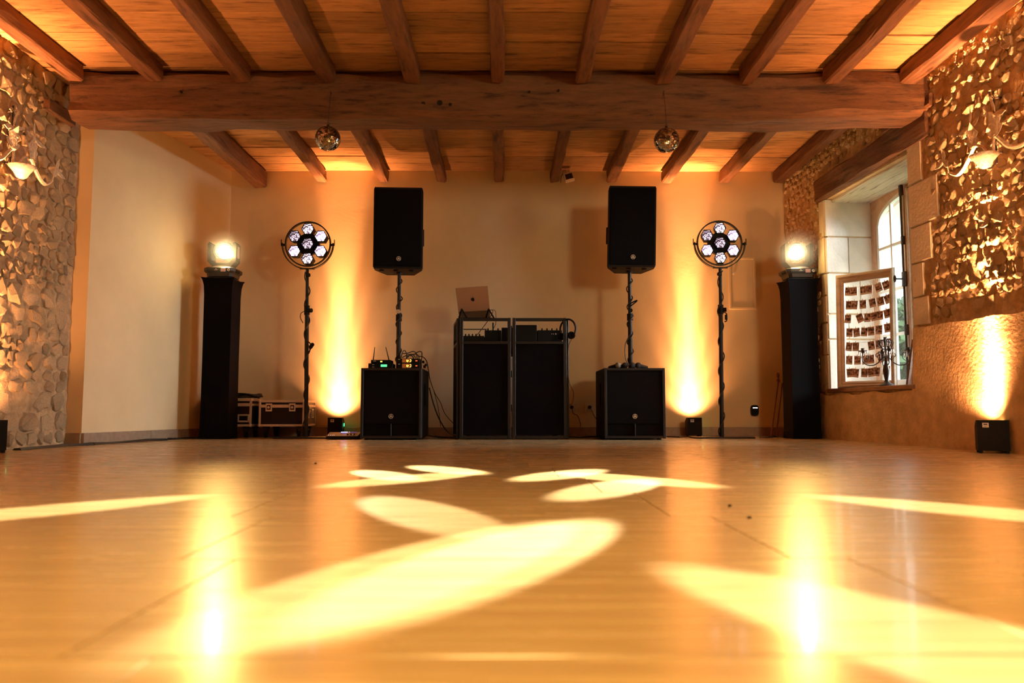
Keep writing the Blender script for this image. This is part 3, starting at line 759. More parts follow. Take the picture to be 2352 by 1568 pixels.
# side wings going back, slightly splayed
panel(x0+.02, x0+.02+.50, 1.69, .02); panel(x1-.012, x1-.012+.50, 1.50, .02)
tb = thing('dj_table', (.06, 7.52, 0), 'dark table inside the booth bearing the mixing gear', 'table'); TT = .80
t = MB(); t.box((0, 0, TT-.015), (.86, .42, .03), .004); t.build('tabletop', M_black, tb)
for sx in (-1, 1):
    for sy in (-1, 1): t = MB(); t.box((sx*.40, sy*.18, (TT-.03)/2), (.03, .03, TT-.03), .003); t.build('leg', M_metal, tb)
def gear(name, pxa, pxb, ptop, Y, dep, lab, cat, knobs=0, slope=0.):
    a, c = at(pxa, ptop, Y), at(pxb, ptop, Y); Hh = a.z-TT
    s = thing(name, ((a.x+c.x)/2, Y, TT), lab, cat)
    t = MB(); t.box((0, dep/2, Hh/2), (c.x-a.x, dep, Hh), .004); t.build('housing', M_black, s)
    for k in range(knobs):
        t = MB(); x = (c.x-a.x)*(-.3+.6*k/max(1, knobs-1)); t.cyl((x, .03, Hh), (x, .03, Hh+.02), .007, .006, 10); t.build('knob', M_black, s)
    return s, c.x-a.x, Hh
gear('audio_mixer', 1058, 1112, 771, 7.36, .2, 'low black mixing desk at left inside the booth', 'mixer', 5)
s, w_, h_ = gear('media_player', 1113, 1151.5, 758, 7.36, .26, 'black player beside the low mixing desk in booth', 'player', 2)
t = MB(); t.box((.0, .02, h_+.035), (.012, .012, .075), .002); t.build('upright_tab', M_black, s)
gear('effects_unit', 1152, 1180, 752, 7.36, .26, 'narrow black unit behind the booth centre post', 'sound unit', 0)
gear('tall_amplifier', 1181, 1233, 746, 7.36, .26, 'taller flat-topped black block right of booth centre post', 'amplifier', 0)
s, w_, h_ = gear('dj_controller', 1234, 1291, 758, 7.36, .26, 'black controller with four knobs at booth right', 'controller', 4)
for k, (dx, dz, r_) in enumerate(((.02, -.035, .004), (.036, -.035, .004), (.056, -.035, .009))):
    t = MB(); t.cyl((dx, -.001, h_+dz), (dx, -.004, h_+dz), r_, n=3 if k == 2 else 8); t.build('front_mark', M_label, s)
t = thing('laptop_shelf_bar', (at(1058, 756, 7.4).x, 7.4, at(1058, 756, 7.4).z), 'thin horizontal bar across the booth left window', 'bar')
L = at(1118, 756, 7.4).x-t.location.x; m_ = MB(); m_.box((L/2, 0, 0), (L, .012, .008), .001); m_.build('bar', M_metal, t)
m_ = MB(); m_.box((L-.01, 0, -.07), (.01, .01, .13), .001); m_.build('bracket', M_metal, t)

# laptop on its folding stand, on top of the booth frame
Yl = 7.22
pa, pb, pc, pd = at(1046, 662, Yl+.0), at(1120, 657, Yl), at(1125, 712, Yl+.09), at(1053, 716, Yl+.09)
ls = thing('laptop_stand', (at(1085, 730, Yl).x, Yl, ZT), 'black folding stand holding the laptop on booth top', 'stand')
def loc(o, p): return Vector(p)-o.location
for px in (1060, 1122):
    s_ = 1 if px == 1060 else -1
    t = MB(); ft, bk = at(px+2, 712, Yl-.04), at(px+22 if px == 1060 else px+12, 732, Yl+.02)
    t.tube([loc(ls, at(px, 709, Yl-.01)), loc(ls, at(px+14, 733, Yl-.02))], .010, 4, 1); t.build('front_leg', M_black, ls)
    t = MB(); t.tube([loc(ls, at(px, 710, Yl+.0)), loc(ls, at(px-6, 730, Yl+.20))], .008, 4, 1); t.build('rear_leg', M_black, ls)
t = MB(); t.box(loc(ls, at(1092, 731, Yl+.02)), (.30, .05, .012), .003); t.build('foot_bar', M_black, ls)
lp = thing('laptop', ((pc.x+pd.x)/2, Yl+.09, pc.z), 'open silver laptop seen from behind on the booth', 'laptop')
def lo(p): return Vector(p)-lp.location
def plate(name, q, th, mat, par):       # four corners, thickness along the normal
    n_ = (q[1]-q[0]).cross(q[3]-q[0]).normalized()*th
    m = MB(); m.ring_loft([q, [v+n_ for v in q]]); return m.build(name, mat, par)
plate('lid', [lo(pa), lo(pb), lo(pc), lo(pd)], .008, M_silver, lp)
be = [at(1055, 715, Yl+.09), at(1125, 712, Yl+.09), at(1127, 727, Yl-.09), at(1062, 728, Yl-.09)]
be = [lo(pd)+Vector((0, 0, -.001)), lo(pc)+Vector((0, 0, -.001)), lo(pc)+Vector((.0, .21, -.055)), lo(pd)+Vector((0, .21, -.055))]
plate('keyboard_base', be, .014, M_silver, lp)
# fruit emblem on the lid
cx = (lo(pa)+lo(pb)+lo(pc)+lo(pd))/4; ux = (lo(pc)-lo(pd)).normalized(); uz = (lo(pa)-lo(pd)).normalized(); nn = ux.cross(uz).normalized()
if nn.y > 0: nn = -nn
def emb(u, v): return cx+ux*u+uz*v+nn*.0015
t = MB(); pts = []
for k in range(26):
    a = 2*math.pi*k/26+math.pi/2; r_ = .017*(1-.10*math.exp(-((a-math.pi/2) % (2*math.pi))**2*6)-.10*math.exp(-((2*math.pi-((a-math.pi/2) % (2*math.pi))))**2*6))
    if abs(((a) % (2*math.pi))-math.pi*3/2) < .22: r_ *= .93
    u, v = r_*math.cos(a)*.95, r_*math.sin(a)
    dx, dz = u-.020, v-.003
    if math.hypot(dx, dz) < .009: u = .020-.0085*1.0+abs(dz)*.25
    pts.append(emb(u, v-.002))
t.ring_loft([pts, [p+nn*.001 for p in pts]])
lf = [emb(.000, .018), emb(.001, .023), emb(.006, .026), emb(.005, .021)]
t.ring_loft([lf, [p+nn*.001 for p in lf]]); t.build('emblem', M_logo if False else M_black, lp)
t = MB(); t.tube([lo(at(1126, 712, Yl+.1)), lo(at(1136, 712, Yl)), lo(at(1139, 722, Yl-.03)), lo(at(1138, 745, Yl+.06)), lo(at(1128, 762, Yl+.12))], .003, 5); t.build('cable', M_cable, lp)
t = MB(); t.tube([lo(at(1128, 711, Yl+.1)), lo(at(1132, 716, Yl+.06)), lo(at(1118, 740, Yl+.08)), lo(at(1096, 769, Yl+.16))], .0035, 5); t.build('cable', M_cable, lp)

# headphones hooked over the booth's right edge
hp = thing('headphones', tuple(at(1305, 760, 7.15)), 'black headphones hanging over the booth top right corner', 'headphones')
t = MB(); pts = [loc(hp, at(px, py, Yq)) for px, py, Yq in ((1288, 768, 7.24), (1287, 752, 7.22), (1294, 738, 7.18), (1306, 733, 7.13), (1317, 739, 7.10), (1322, 752, 7.09), (1320, 766, 7.08))]
t.tube(pts, .0085, 6, 5); t.build('headband', M_black, hp)
for (px, py, Yq, tx) in ((1289, 773, 7.24, .5), (1313, 770, 7.08, -.5)):
    c = loc(hp, at(px, py, Yq)); t = MB(); q = RZ(tx)
    t.cyl(c+q @ Vector((0, -.014, 0)), c+q @ Vector((0, .014, 0)), .034, .030, 18); cup = t.build('ear_cup', M_black, hp)
    t = MB(); t.torus((c.x, c.y-.016, c.z), .024, .008, 18, 6); t.build('ear_pad', M_grille, hp)
t = MB(); t.tube([loc(hp, at(px, py, Yq)) for px, py, Yq in ((1313, 779, 7.08), (1306, 795, 7.12), (1304, 840, 7.14), (1308, 880, 7.14), (1317, 900, 7.2), (1315, 925, 7.3), (1308, 930, 7.4))], .0025, 5); t.build('cord', M_cable, hp)

# ------------------------------------------------------------------ receivers on the left subwoofer
M_green_disp = emis('green_display', (.12, .8, .36), 1.0); M_yel = emis('yellow_digits', (1, .75, .1), 2.5); M_red = emis('red_indicator', (1, .12, .03), 1.2); M_ambd = emis('amber_screen', (.5, .12, .02), .35)
def receiver(px0, px1, pt, pb, Y, lab, kind, z0=None):
    a, c = at(px0, pt, Y), at(px1, pb, Y); z0 = SH+.001 if z0 is None else z0; Hh = a.z-z0
    s = thing('wireless_receiver', ((a.x+c.x)/2, Y, z0), lab, 'receiver', group='receivers on the left subwoofer'); Wd = c.x-a.x
    t = MB(); t.box((0, .09, Hh/2), (Wd, .18, Hh-.001), .003); t.build('housing', M_black, s)
    if kind == 'green':
        t = MB(); t.box((.03, -.001, Hh*.55), (.056, .003, .022)); t.build('display', M_green_disp, s)
        for zz in (.3, .75): t = MB(); t.box((-.065, -.001, Hh*zz), (.018, .003, .004)); t.build('label_strip', M_label, s)
    elif kind == 'ant':
        for k in (0, 1): t = MB(); t.box((.0+k*.010, -.001, Hh*.5), (.006, .003, .011)); t.build('digit', M_yel, s)
        t = MB(); t.box((-.055, -.001, Hh*.65), (.025, .003, .004)); t.build('label_strip', M_label, s)
        for sx, tl in ((-1, .012), (1, -.03)):
            t = MB(); t.cyl((sx*Wd*.40, .02, Hh), (sx*Wd*.40+tl, .02, Hh+.115), .005, .003, 8); t.build('antenna', M_black, s)
    else:
        t = MB(); t.box((-.02, -.0008, Hh*.5), (.075, .002, Hh*.75)); t.build('screen', M_ambd, s)
        t = MB(); t.torus((-.008, -.003, Hh*.5), .009, .0025, 12, 4, a0=2, a1=5.2); t.sphere((-.004, -.003, Hh*.55), .005, 8, 6); t.build('digit', M_yel, s)
        t = MB(); t.box((.018, -.003, Hh*.72), (.012, .002, .004)); t.box((.022, -.003, Hh*.5), (.008, .002, .004)); t.box((.016, -.003, Hh*.3), (.012, .002, .004)); t.build('digit', M_yel, s)
        t = MB(); t.box((.07, -.001, Hh*.5), (.017, .003, .009), .001); t.build('power_button', M_red, s)
        t = MB(); t.box((-.085, -.001, Hh*.8), (.015, .003, .004)); t.build('label_strip', M_label, s)
    return s, z0+Hh
_, zt = receiver(846, 902, 834, 844, 7.2, 'black receiver with green display, lower of the left pair', 'green')
receiver(852, 897, 826, 834, 7.2, 'black receiver with two antennas, upper of the left pair', 'ant', zt)
_, zt = receiver(913, 964, 833.5, 844, 7.2, 'black receiver with amber screen, lower one by the pole', 'amber')
receiver(913, 964, 823, 833, 7.2, 'black receiver with amber screen, upper one by the pole', 'amber', zt)
cb = thing('cable_tangle', tuple(at(945, 835, 7.4)), 'looping black audio cables above the amber-screen receivers', 'cables')
for pts in ([(921, 822, 7.3), (925, 808, 7.33), (930, 805, 7.35), (934, 813, 7.36), (933, 824, 7.4)], [(922, 812, 7.3), (936, 811, 7.32), (948, 807, 7.34), (956, 811, 7.36), (958, 823, 7.38)],
            [(924, 821, 7.3), (936, 815, 7.33), (948, 814, 7.36), (955, 822, 7.38)], [(935, 822, 7.35), (941, 816, 7.35), (947, 818, 7.36), (950, 823, 7.38)],
            [(953, 813, 7.3), (960, 808, 7.3), (968, 808, 7.33), (969, 818, 7.36), (968, 826, 7.4)], [(934, 819, 7.35), (952, 813, 7.35), (960, 816, 7.36), (963, 822, 7.38)],
            [(962, 818, 7.3), (972, 820, 7.35), (980, 830, 7.45), (984, 850, 7.60), (987, 870, 7.76)]):
    t = MB(); t.tube([loc(cb, at(*p)) for p in pts], .0045, 6, 5); t.build('cable', M_cable, cb)
t = MB(); 
for k, (px, py, Y, s_) in enumerate(((972, 831, 7.45, .02), (978, 838, 7.5, .018), (966, 828, 7.42, .016), (975, 842, 7.52, .02))): t.box(loc(cb, at(px, py, Y)), (s_, .04, s_*1.2), .003)
t.build('connectors', M_black, cb)
hc = thing('hanging_cables', tuple(at(1000, 930, 7.8)), 'black cables hanging behind left subwoofer down towards the booth', 'cables')
for r_, pts in ((.0035, [(986, 862, 7.8), (990, 880, 7.8), (1000, 905, 7.8), (1012, 925, 7.8), (1022, 950, 7.8), (1045, 976, 7.75)]), (.003, [(988, 872, 7.8), (1000, 910, 7.8), (1007, 940, 7.8), (1012, 980, 7.8)]),
                (.006, [(986, 890, 7.8), (995, 925, 7.8), (1008, 960, 7.8), (1025, 988, 7.8), (1046, 1004, 7.7)]), (.005, [(998, 1001, 7.75), (1015, 1004, 7.7), (1046, 1006, 7.6)]),
                (.005, [(984, 1000, 7.7), (1000, 1003, 7.6), (1010, 1006, 7.5), (1046, 1007, 7.45)])):
    t = MB(); pp = [at(*p) for p in pts]
    for q in pp: q.z = max(q.z, r_+.001)
    t.tube([loc(hc, q) for q in pp], r_, 6, 5); t.build('cable', M_cable, hc)

# four microphones lying on the right subwoofer
M_mesh = simple('black_mic_grille', (.02, .014, .014), .5, .3, bump=.6, bscale=600); M_meshp = simple('pale_mic_grille', (.30, .26, .20), .45, .5, bump=.6, bscale=600)
for k, (px, mt, rz, lab) in enumerate(((1420, M_meshp, .3, 'pale-headed microphone on the right subwoofer, left end of the row'), (1436, M_mesh, .22, 'black microphone just left of the right speaker pole'),
                               (1452, M_mesh, -.25, 'black microphone just right of the right speaker pole'), (1465, M_mesh, -.6, 'black microphone at the right end of the subwoofer row'))):
    p = at(px, 838, SYR+.09 if k != 2 else SYR+.08); s = thing('microphone', (p.x, p.y, SH+.001), lab, 'microphone', rz, 'microphones on the right subwoofer')
    t = MB(); t.smooth = True; t.sphere((0, 0, .026), .026, 18, 12); t.build('grille', mt, s)
    t = MB(); t.torus((0, .008, .026), .0255, .003, 20, 6); t.build('band', M_metal, s)
    t = MB(); t.cyl((0, .015, .025), (0, .19, .018), .020, .013, 14); t.build('handle', M_black, s)

# ------------------------------------------------------------------ towers under drape and moving heads
def drape_tower(x0, x1, Y, ztop, lab):
    Wd = x1-x0; s = thing('draped_tower', ((x0+x1)/2, Y+Wd/2, 0), lab, 'tower', group='draped towers')
    rings = []
    for z, k, fl_ in ((0.002, 1.02, 0), (.05, 1.03, 0), (.06, 1.0, 0), (.35, .985, 0), (.75, .975, .0), (1.0, .985, 0), (ztop-.16, .985, .0), (ztop-.07, 1.0, .02), (ztop-.02, 1.04, .06), (ztop, 1.08, .11), (ztop+.002, .6, 0.)):
        h = Wd/2*k; rg = []
        for i in range(16):
            a = 2*math.pi*i/16+math.pi/4; corner = i % 4 == 0
            ca, sa = math.cos(a), math.sin(a); e = h/max(abs(ca), abs(sa)); f_ = 1+(fl_ if corner else -fl_*.25)
            rg.append(Vector((ca*e*f_, sa*e*f_, z-(fl_*.10 if not corner else -fl_*.03))))
        rings.append(rg)
    t = MB(); t.ring_loft(rings); t.build('stretch_cover', M_lycra, s)
    t = MB(); t.box((0, 0, ztop+.003), (Wd*.9, Wd*.9, .012), .003); t.build('top_plate', M_metal, s)
    return s
xa, xb = flr(460, 1008).x, flr(525, 1008).x
tL = drape_tower(xa, xb, 7.28, 1.46, 'tall black fabric-draped tower near the pale left wall')
ca_, cb_ = at(1823, 1007, 7.28).x, at(1885, 1007, 7.28).x
tR = drape_tower(ca_, cb_+.01, 7.28, 1.46, 'tall black fabric-draped tower beside the window')
M_lens = emis('lit_moving_head_lens', (1.0, .82, .45), 130)
M_headshell = simple('moving_head_shell', (.014, .012, .008), .4, var=.2)
def moving_head(tower, ztop, aim, pxl, lab, target):
    s = thing('moving_head_light', (tower.location.x, tower.location.y, ztop+.010), lab, 'stage light', 0, 'moving head lights on the towers')
    t = MB(); t.ring_loft([[Vector((x*k, y*k2, z)) for x, y in ((-.14, -.11), (-.11, -.14), (.11, -.14), (.14, -.11), (.14, .11), (.11, .14), (-.11, .14), (-.14, .11))] for k, k2, z in ((.82, .82, 0), (.86, .86, .03), (1, .98, .05), (1, .98, .075), (.9, .9, .085))])
    t.build('base', M_headshell, s)
    t = MB(); t.box((.045, -.139, .055), (.045, .004, .032), .001); t.build('display', emis('amber_panel', (.6, .25, .15), .3), s)
    t = MB(); t.torus((.095, -.140, .055), .010, .002, 16, 4); t.box((.095, -.140, .052), (.012, .002, .003)); t.build('badge', M_label, s)
    t = MB(); t.box((-.02, -.139, .055), (.03, .003, .003)); t.box((-.02, -.139, .065), (.006, .003, .006)); t.build('printed_mark', M_label, s)
    for sx in (-1, 1):
        t = MB(); t.box((sx*.135, -.03, .055), (.03, .1, .03), .01); t.build('carry_handle', M_black, s)
    t = MB(); t.cyl((0, 0, .083), (0, 0, .10), .10, n=28); t.build('turntable', M_chrome, s)
    # yoke: floor and two arms
    pl = [(-.125, .105), (-.085, .10), (.085, .10), (.125, .135), (.132, .30), (.100, .33), (.095, .16), (.07, .135), (-.07, .135), (-.095, .16), (-.100, .33), (-.132, .30), (-.125, .135)]
    t = MB(); t.prism([(x, z) for x, z in ((-.13, .15), (-.085, .10), (.085, .10), (.13, .15), (.132, .31), (.118, .33), (.098, .32), (.096, .165), (.07, .135), (-.07, .135), (-.096, .165), (-.098, .32), (-.118, .33), (-.132, .31))], .12, Matrix.Translation((0, -.06, 0)))
    t.build('yoke', M_headshell, s)
    if target.x < 0:
        pass
    t = MB(); t.box((.134, 0, .24), (.004, .05, .11), .001); t.build('arm_strip', M_chrome, s)
    # head
    hc_ = Vector((0, 0, .255)); d = (target-(s.location+hc_)).normalized()
    q = d.to_track_quat('Z', 'Y').to_matrix()
    t = MB(); t.smooth = False; t.lathe([(.04, -.13), (.075, -.115), (.09, -.06), (.092, .02), (.088, .07), (.082, .10), (.074, .10), (.07, .085)], 20, hc_, q); hd_ = t.build('head', M_headshell, s)
    t = MB(); t.smooth = True; t.lathe([(.055, .086), (.048, .094), (.03, .10), (0.001, .103)], 24, hc_, q); t.build('lens', M_lens, s)
    return s, s.location+hc_+d*.13
hL, lL = moving_head(tL, 1.465, 0, 0, 'glowing moving head light on the left draped tower', Vector((-.1, .8, .35)))
hR, lR = moving_head(tR, 1.465, 0, 0, 'glowing moving head light on the draped tower beside the window', Vector((.1, .8, .35)))
# each head throws a fan of narrow beams onto the floor
def beam_to(src, tgt, deg, power, col=YEL, blend=.25):
    lamp('SPOT', src, tgt, power, col, 'head_beam', spot_size=deg*D2R, spot_blend=blend, shadow_soft_size=.02)
def fl2(px, py): return flr(px, py)
for src, px, py, dg, pw in ((lR, 1295, 1089, 2.9, 21000), (lL, 1440, 1099, 2.9, 21000), (lR, 1405, 1120, 2.9, 18000),
                            (lL, 1020, 1078, 2.9, 21000), (lR, 950, 1098, 2.9, 18000), (lL, 880, 1090, 2.6, 15000),
                            (lL, 965, 1176, 2.6, 13000), (lR, 1165, 1273, 2.6, 28000), (lR, 1020, 1287, 2.7, 20000), (lL, 2330, 1520, 2.4, 26000), (lR, 100, 1172, 2.3, 24000), (lL, 2230, 1172, 2.3, 24000)):
    beam_to(src, fl2(px, py), dg, pw)
for src in (lL, lR):
    lamp('POINT', src, None, 6, (1, .62, .2), 'lens_glow_fill', shadow_soft_size=.06)  # added all-round lamp for the glow about each lens
    lamp('SPOT', src, (0, .9, 0), 130, (1, .52, .12), 'head_wash', spot_size=32*D2R, spot_blend=1., shadow_soft_size=.04)
# haze balls added about the two lit heads to stand for lens bloom
def haze(c, r, dens, lab):
    m = bpy.data.materials.new('bloom_haze'); m.use_nodes = True; nt = m.node_tree; nt.nodes.clear(); N = nt.nodes.new
    o = N('ShaderNodeOutputMaterial'); v = N('ShaderNodeVolumeScatter'); v.inputs['Color'].default_value = (1, .95, .85, 1); v.inputs['Anisotropy'].default_value = .3
    tc = N('ShaderNodeTexCoord'); ln = N('ShaderNodeVectorMath'); ln.operation = 'LENGTH'; lk(nt, tc.outputs['Object'], ln.inputs[0])
    mr = N('ShaderNodeMapRange'); mr.interpolation_type = 'SMOOTHERSTEP'; mr.inputs['From Min'].default_value = 0; mr.inputs['From Max'].default_value = r; mr.inputs['To Min'].default_value = dens; mr.inputs['To Max'].default_value = 0
    lk(nt, ln.outputs['Value'], mr.inputs['Value']); lk(nt, mr.outputs[0], v.inputs['Density']); lk(nt, v.outputs[0], o.inputs['Volume'])
    t = MB(); t.sphere((0, 0, 0), r, 24, 16); ob = t.build('bloom_haze', m, None, c); tag(ob, lab, 'haze', None, 'stuff')
haze(lL, .28, .7, 'added golden haze standing for lens bloom about the left moving head light')
haze(lR, .28, .7, 'added golden haze standing for lens bloom about the right moving head light')

# ------------------------------------------------------------------ hexagon lamp rings on stands
LENS = [lens_mat('bright_cells', .9, 6.5), lens_mat('mid_cells', .2, 3.4), lens_mat('dim_cells', .05, 1.5, (1, .8, .95))]
def hexpts(r, rot=0): return [(r*math.cos(k*math.pi/3+rot), r*math.sin(k*math.pi/3+rot)) for k in range(6)]
def hex_light(pxc, pyc, pxb, lab, seed):
    Y = 7.5; c = at(pxc, pyc, Y); bx_ = at(pxb, 1003, Y).x
    s = thing('hexagon_light_stand', (bx_, Y, 0), lab, 'stage light', 0, 'hexagon lights on stands'); cc = Vector((c.x-bx_, 0, c.z)); rr = random.Random(seed)
    K = Y/7.3
    t = MB(); t.box((0, 0, .007), (.56, .22, .012), .004); t.build('base_plate', M_metal, s)
    bot = Vector((0, 0, .012)); top = Vector((cc.x, 0, cc.z-.225*K)); L = top-bot
    t = MB(); t.cyl(bot, bot+L*.76, .0195, n=16); t.build('lower_tube', M_metal, s)
    t = MB(); t.cyl(bot+L*.74, top+Vector((0, 0, -.01)), .0155, n=16); t.build('upper_tube', M_metal, s)
    t = MB(); t.cyl(bot+L*.72, bot+L*.775, .026, n=16); t.build('clamp_collar', M_black, s)
    t = MB(); t.cyl(bot+L*.745+Vector((.02, -.01, 0)), bot+L*.745+Vector((.05, -.02, 0)), .02, n=12); t.build('clamp_knob', M_black, s)
    t = MB(); t.cyl(top+Vector((0, -.02, -.07)), top+Vector((.03*(1 if pxc < 1000 else -1), -.03, -.07)), .018, n=12); t.build('top_knob', M_black, s)
    pts = []
    for k in range(34):
        f = k/33; a = k*1.05+seed; rad = .0225+.007*rr.random(); pts.append(bot+L*f*.97+Vector((math.cos(a)*rad, math.sin(a)*rad, .01)))
    t = MB(); t.tube(pts, .0058, 6, 3); t.build('wound_cable', M_cable, s)
    if pxc < 1000:
        t = MB(); t.tube([bot+L*.74+Vector((-.02, -.02, 0)), bot+L*.74+Vector((-.05, -.02, -.02)), bot+L*.70+Vector((-.055, -.02, 0)), bot+L*.67+Vector((-.03, -.02, 0))], .004, 5); t.build('loose_cable', M_cable, s)
        t = MB(); t.box(bot+L*.535+Vector((.05, -.02, 0)), (.035, .03, .06), .01, RY(.6)); t.tube([bot+L*.56+Vector((.015, -.02, 0)), bot+L*.55+Vector((.035, -.02, 0)), bot+L*.525+Vector((.05, -.02, 0))], .006, 5)
        t.tube([bot+L*.525+Vector((.05, -.02, 0)), bot+L*.49+Vector((.015, -.02, 0))], .005, 5, 1); t.build('cable_plug', M_black, s)
    else:
        t = MB(); t.box(bot+L*.70+Vector((.045, -.02, 0)), (.02, .03, .05), .005); t.tube([bot+L*.73+Vector((.02, -.02, 0)), bot+L*.72+Vector((.05, -.02, 0)), bot+L*.68+Vector((.05, -.02, 0)), bot+L*.675+Vector((.03, -.02, 0))], .005, 5); t.build('cable_plug', M_black, s)
    # ring and cradle
    t = MB(); t.torus(cc+Vector((0, .01, 0)), .205*K, 0, 56, axis='Y', sq=(.0055, .017)); t.build('ring', M_metal, s)
    t = MB(); t.torus(cc+Vector((0, .005, 0)), .232*K, 0, 40, axis='Y', a0=math.pi*.99, a1=math.pi*2.01, sq=(.004, .022)); t.build('cradle', M_metal, s)
    for sx in (-1, 1):
        t = MB(); t.cyl(cc+Vector((sx*.205*K, 0, -.01)), cc+Vector((sx*.243*K, 0, -.01)), .011, n=10); t.box(cc+Vector((sx*.243*K, 0, .012)), (.006, .012, .06), .002); t.build('pivot_bolt', M_black, s)
    # central body and arms
    t = MB(); t.prism([(cc.x+x, cc.z+z) for x, z in hexpts(.118*K, math.pi/6)], .045, Matrix.Translation((0, .012, 0))); t.build('back_body', M_black, s)
    rad = .138*K; i_ = 0
    for k in range(7):
        a = math.pi/2-k*math.pi/3; o = Vector((0, 0, 0)) if k == 6 else Vector((math.cos(a)*rad, 0, math.sin(a)*rad)); hx, hz = cc.x+o.x, cc.z+o.z
        t = MB(); oo = hexpts(.060*K); ii = hexpts(.053*K); bb = hexpts(.052*K)
        ofx, ofz = .010*K, -.010*K
        t.ring_loft([[Vector((hx+x+ofx, .055, hz+z+ofz)) for x, z in bb], [Vector((hx+x, -.018, hz+z)) for x, z in oo], [Vector((hx+x, -.018, hz+z)) for x, z in ii], [Vector((hx+x, -.010, hz+z)) for x, z in ii]], True)
        hh = t.build('lamp_housing', M_black, s)
        lv = {0: 1, 1: 0, 2: 0, 3: 1, 4: 0, 5: 2, 6: 2}[k]
        t = MB(); t.ring_loft([[Vector((x, -.0105, z)) for x, z in ii], [Vector((x*.9, -.0135, z*.9)) for x, z in ii]]); t.build('lamp_lens', LENS[lv], hh, (hx, 0, hz))
    t = MB(); t.prism([(cc.x-.07, cc.z-.235*K), (cc.x+.07, cc.z-.235*K), (cc.x+.05, cc.z-.225*K), (cc.x-.05, cc.z-.225*K)], .04, Matrix.Translation((0, -.02, 0))); t.build('saddle', M_metal, s)
    return s
hex_light(707, 560, 703, 'round frame of seven hexagon lamps on stand, by the flight cases', 1)
hex_light(1653, 558, 1658, 'round frame of seven hexagon lamps on stand, nearest the window', 2)

# ------------------------------------------------------------------ uplighters
M_uplens = emis('amber_uplighter_lens', (1.0, .5, .16), 14); M_gled = emis('green_led', (.05, 1, .25), 4)
def uplighter(x, y, rz, size, lab, powr, aim, spread):
    s = thing('uplighter', (x, y, 0), lab, 'uplighter', rz, 'battery uplighters against the walls'); W2, D2, H2 = size
    t = MB(); pl = [(-D2/2, .015), (D2/2, .015), (D2/2, H2*.80), (D2*.2, H2*.93), (-D2*.1, H2), (-D2/2, H2)]
    t.ring_loft([[Vector((xx, -yy if False else yy, z)) for yy, z in pl] for xx in (-W2/2, W2/2)]); t.build('housing', M_cab, s)
    for sx in (-1, 1):
        for sy in (-1, 1): t = MB(); t.box((sx*(W2/2-.015), sy*(D2/2-.015), .008), (.022, .022, .016), .003); t.build('rubber_foot', M_black, s)
    t = MB(); t.box((-W2/2+.045, -D2/2-.001, H2-.03), (.034, .003, .028), .0005); st = t.build('sticker', M_label, s)
    t = MB(); t.box((-W2/2+.045, -D2/2-.003, H2-.025), (.02, .001, .007)); t.box((-W2/2+.045, -D2/2-.003, H2-.036), (.014, .001, .002)); t.build('printed_mark', M_ink, st)
    t = MB(); t.box((0, D2*.2, H2*.905), (W2*.7, D2*.32, .006), .001, RX(-.55)); t.build('lens', M_uplens, s)
    t = MB(); t.box((W2/2+.003, D2*.22, H2*.62), (.004, .012, .03), .001); t.build('green_indicator', M_gled, s)
    bpy.context.view_layer.update()
    src = Vector((x, y, 0))+RZ(rz) @ Vector((0, D2*.26, H2+.02)); dr = RZ(rz) @ Vector(aim)
    for (dg, pw, bl, tl) in spread: lamp('SPOT', src, src+dr+RZ(rz) @ Vector((0, tl, 0)), pw*powr, AMBER, 'uplighter_beam', spot_size=dg*D2R, spot_blend=bl, shadow_soft_size=.035)
    lamp('POINT', Vector((x, y, 0))+RZ(rz) @ Vector((W2/2+.02, D2*.3, H2*.6)), None, .03, (.1, 1, .3), 'led_glow', shadow_soft_size=.01)
SPR = ((17, 2300, 1., 0), (36, 640, 1., 0), (66, 170, 1., .08), (130, 52, 1., .45))
p = at(768, 999, 7.88); uplighter(p.x, 7.95, 0, (.14, .12, .185), 'small black uplighter at back wall left of subwoofer', 1.0, (0, .03, 1), SPR)
p = at(1597, 998, 7.88); uplighter(p.x, 7.95, 0, (.14, .12, .185), 'small black uplighter at back wall behind right hexagon stand', 1.0, (0, .03, 1), SPR)
uplighter(2.99, 4.95, -math.pi/2+.15+math.pi/3.2, (.17, .15, .20), 'black uplighter with pale sticker on floor by right wall', 2.1, (.05, .05, 1), SPR)
uplighter(-3.17, 5.00, .75, (.17, .15, .20), 'black uplighter cut by the frame edge at left stone wall', 1.2, (-.04, .05, 1), SPR)
# more of the same fixtures stand along the side walls behind the camera: only their light is seen
for x, y in ((2.95, 2.9), (-3.05, 2.9)): lamp('SPOT', (x, y, .25), (x*1.02, y+.2, 3), 800, AMBER, 'uplighter_beam', spot_size=1.9, spot_blend=1., shadow_soft_size=.05)

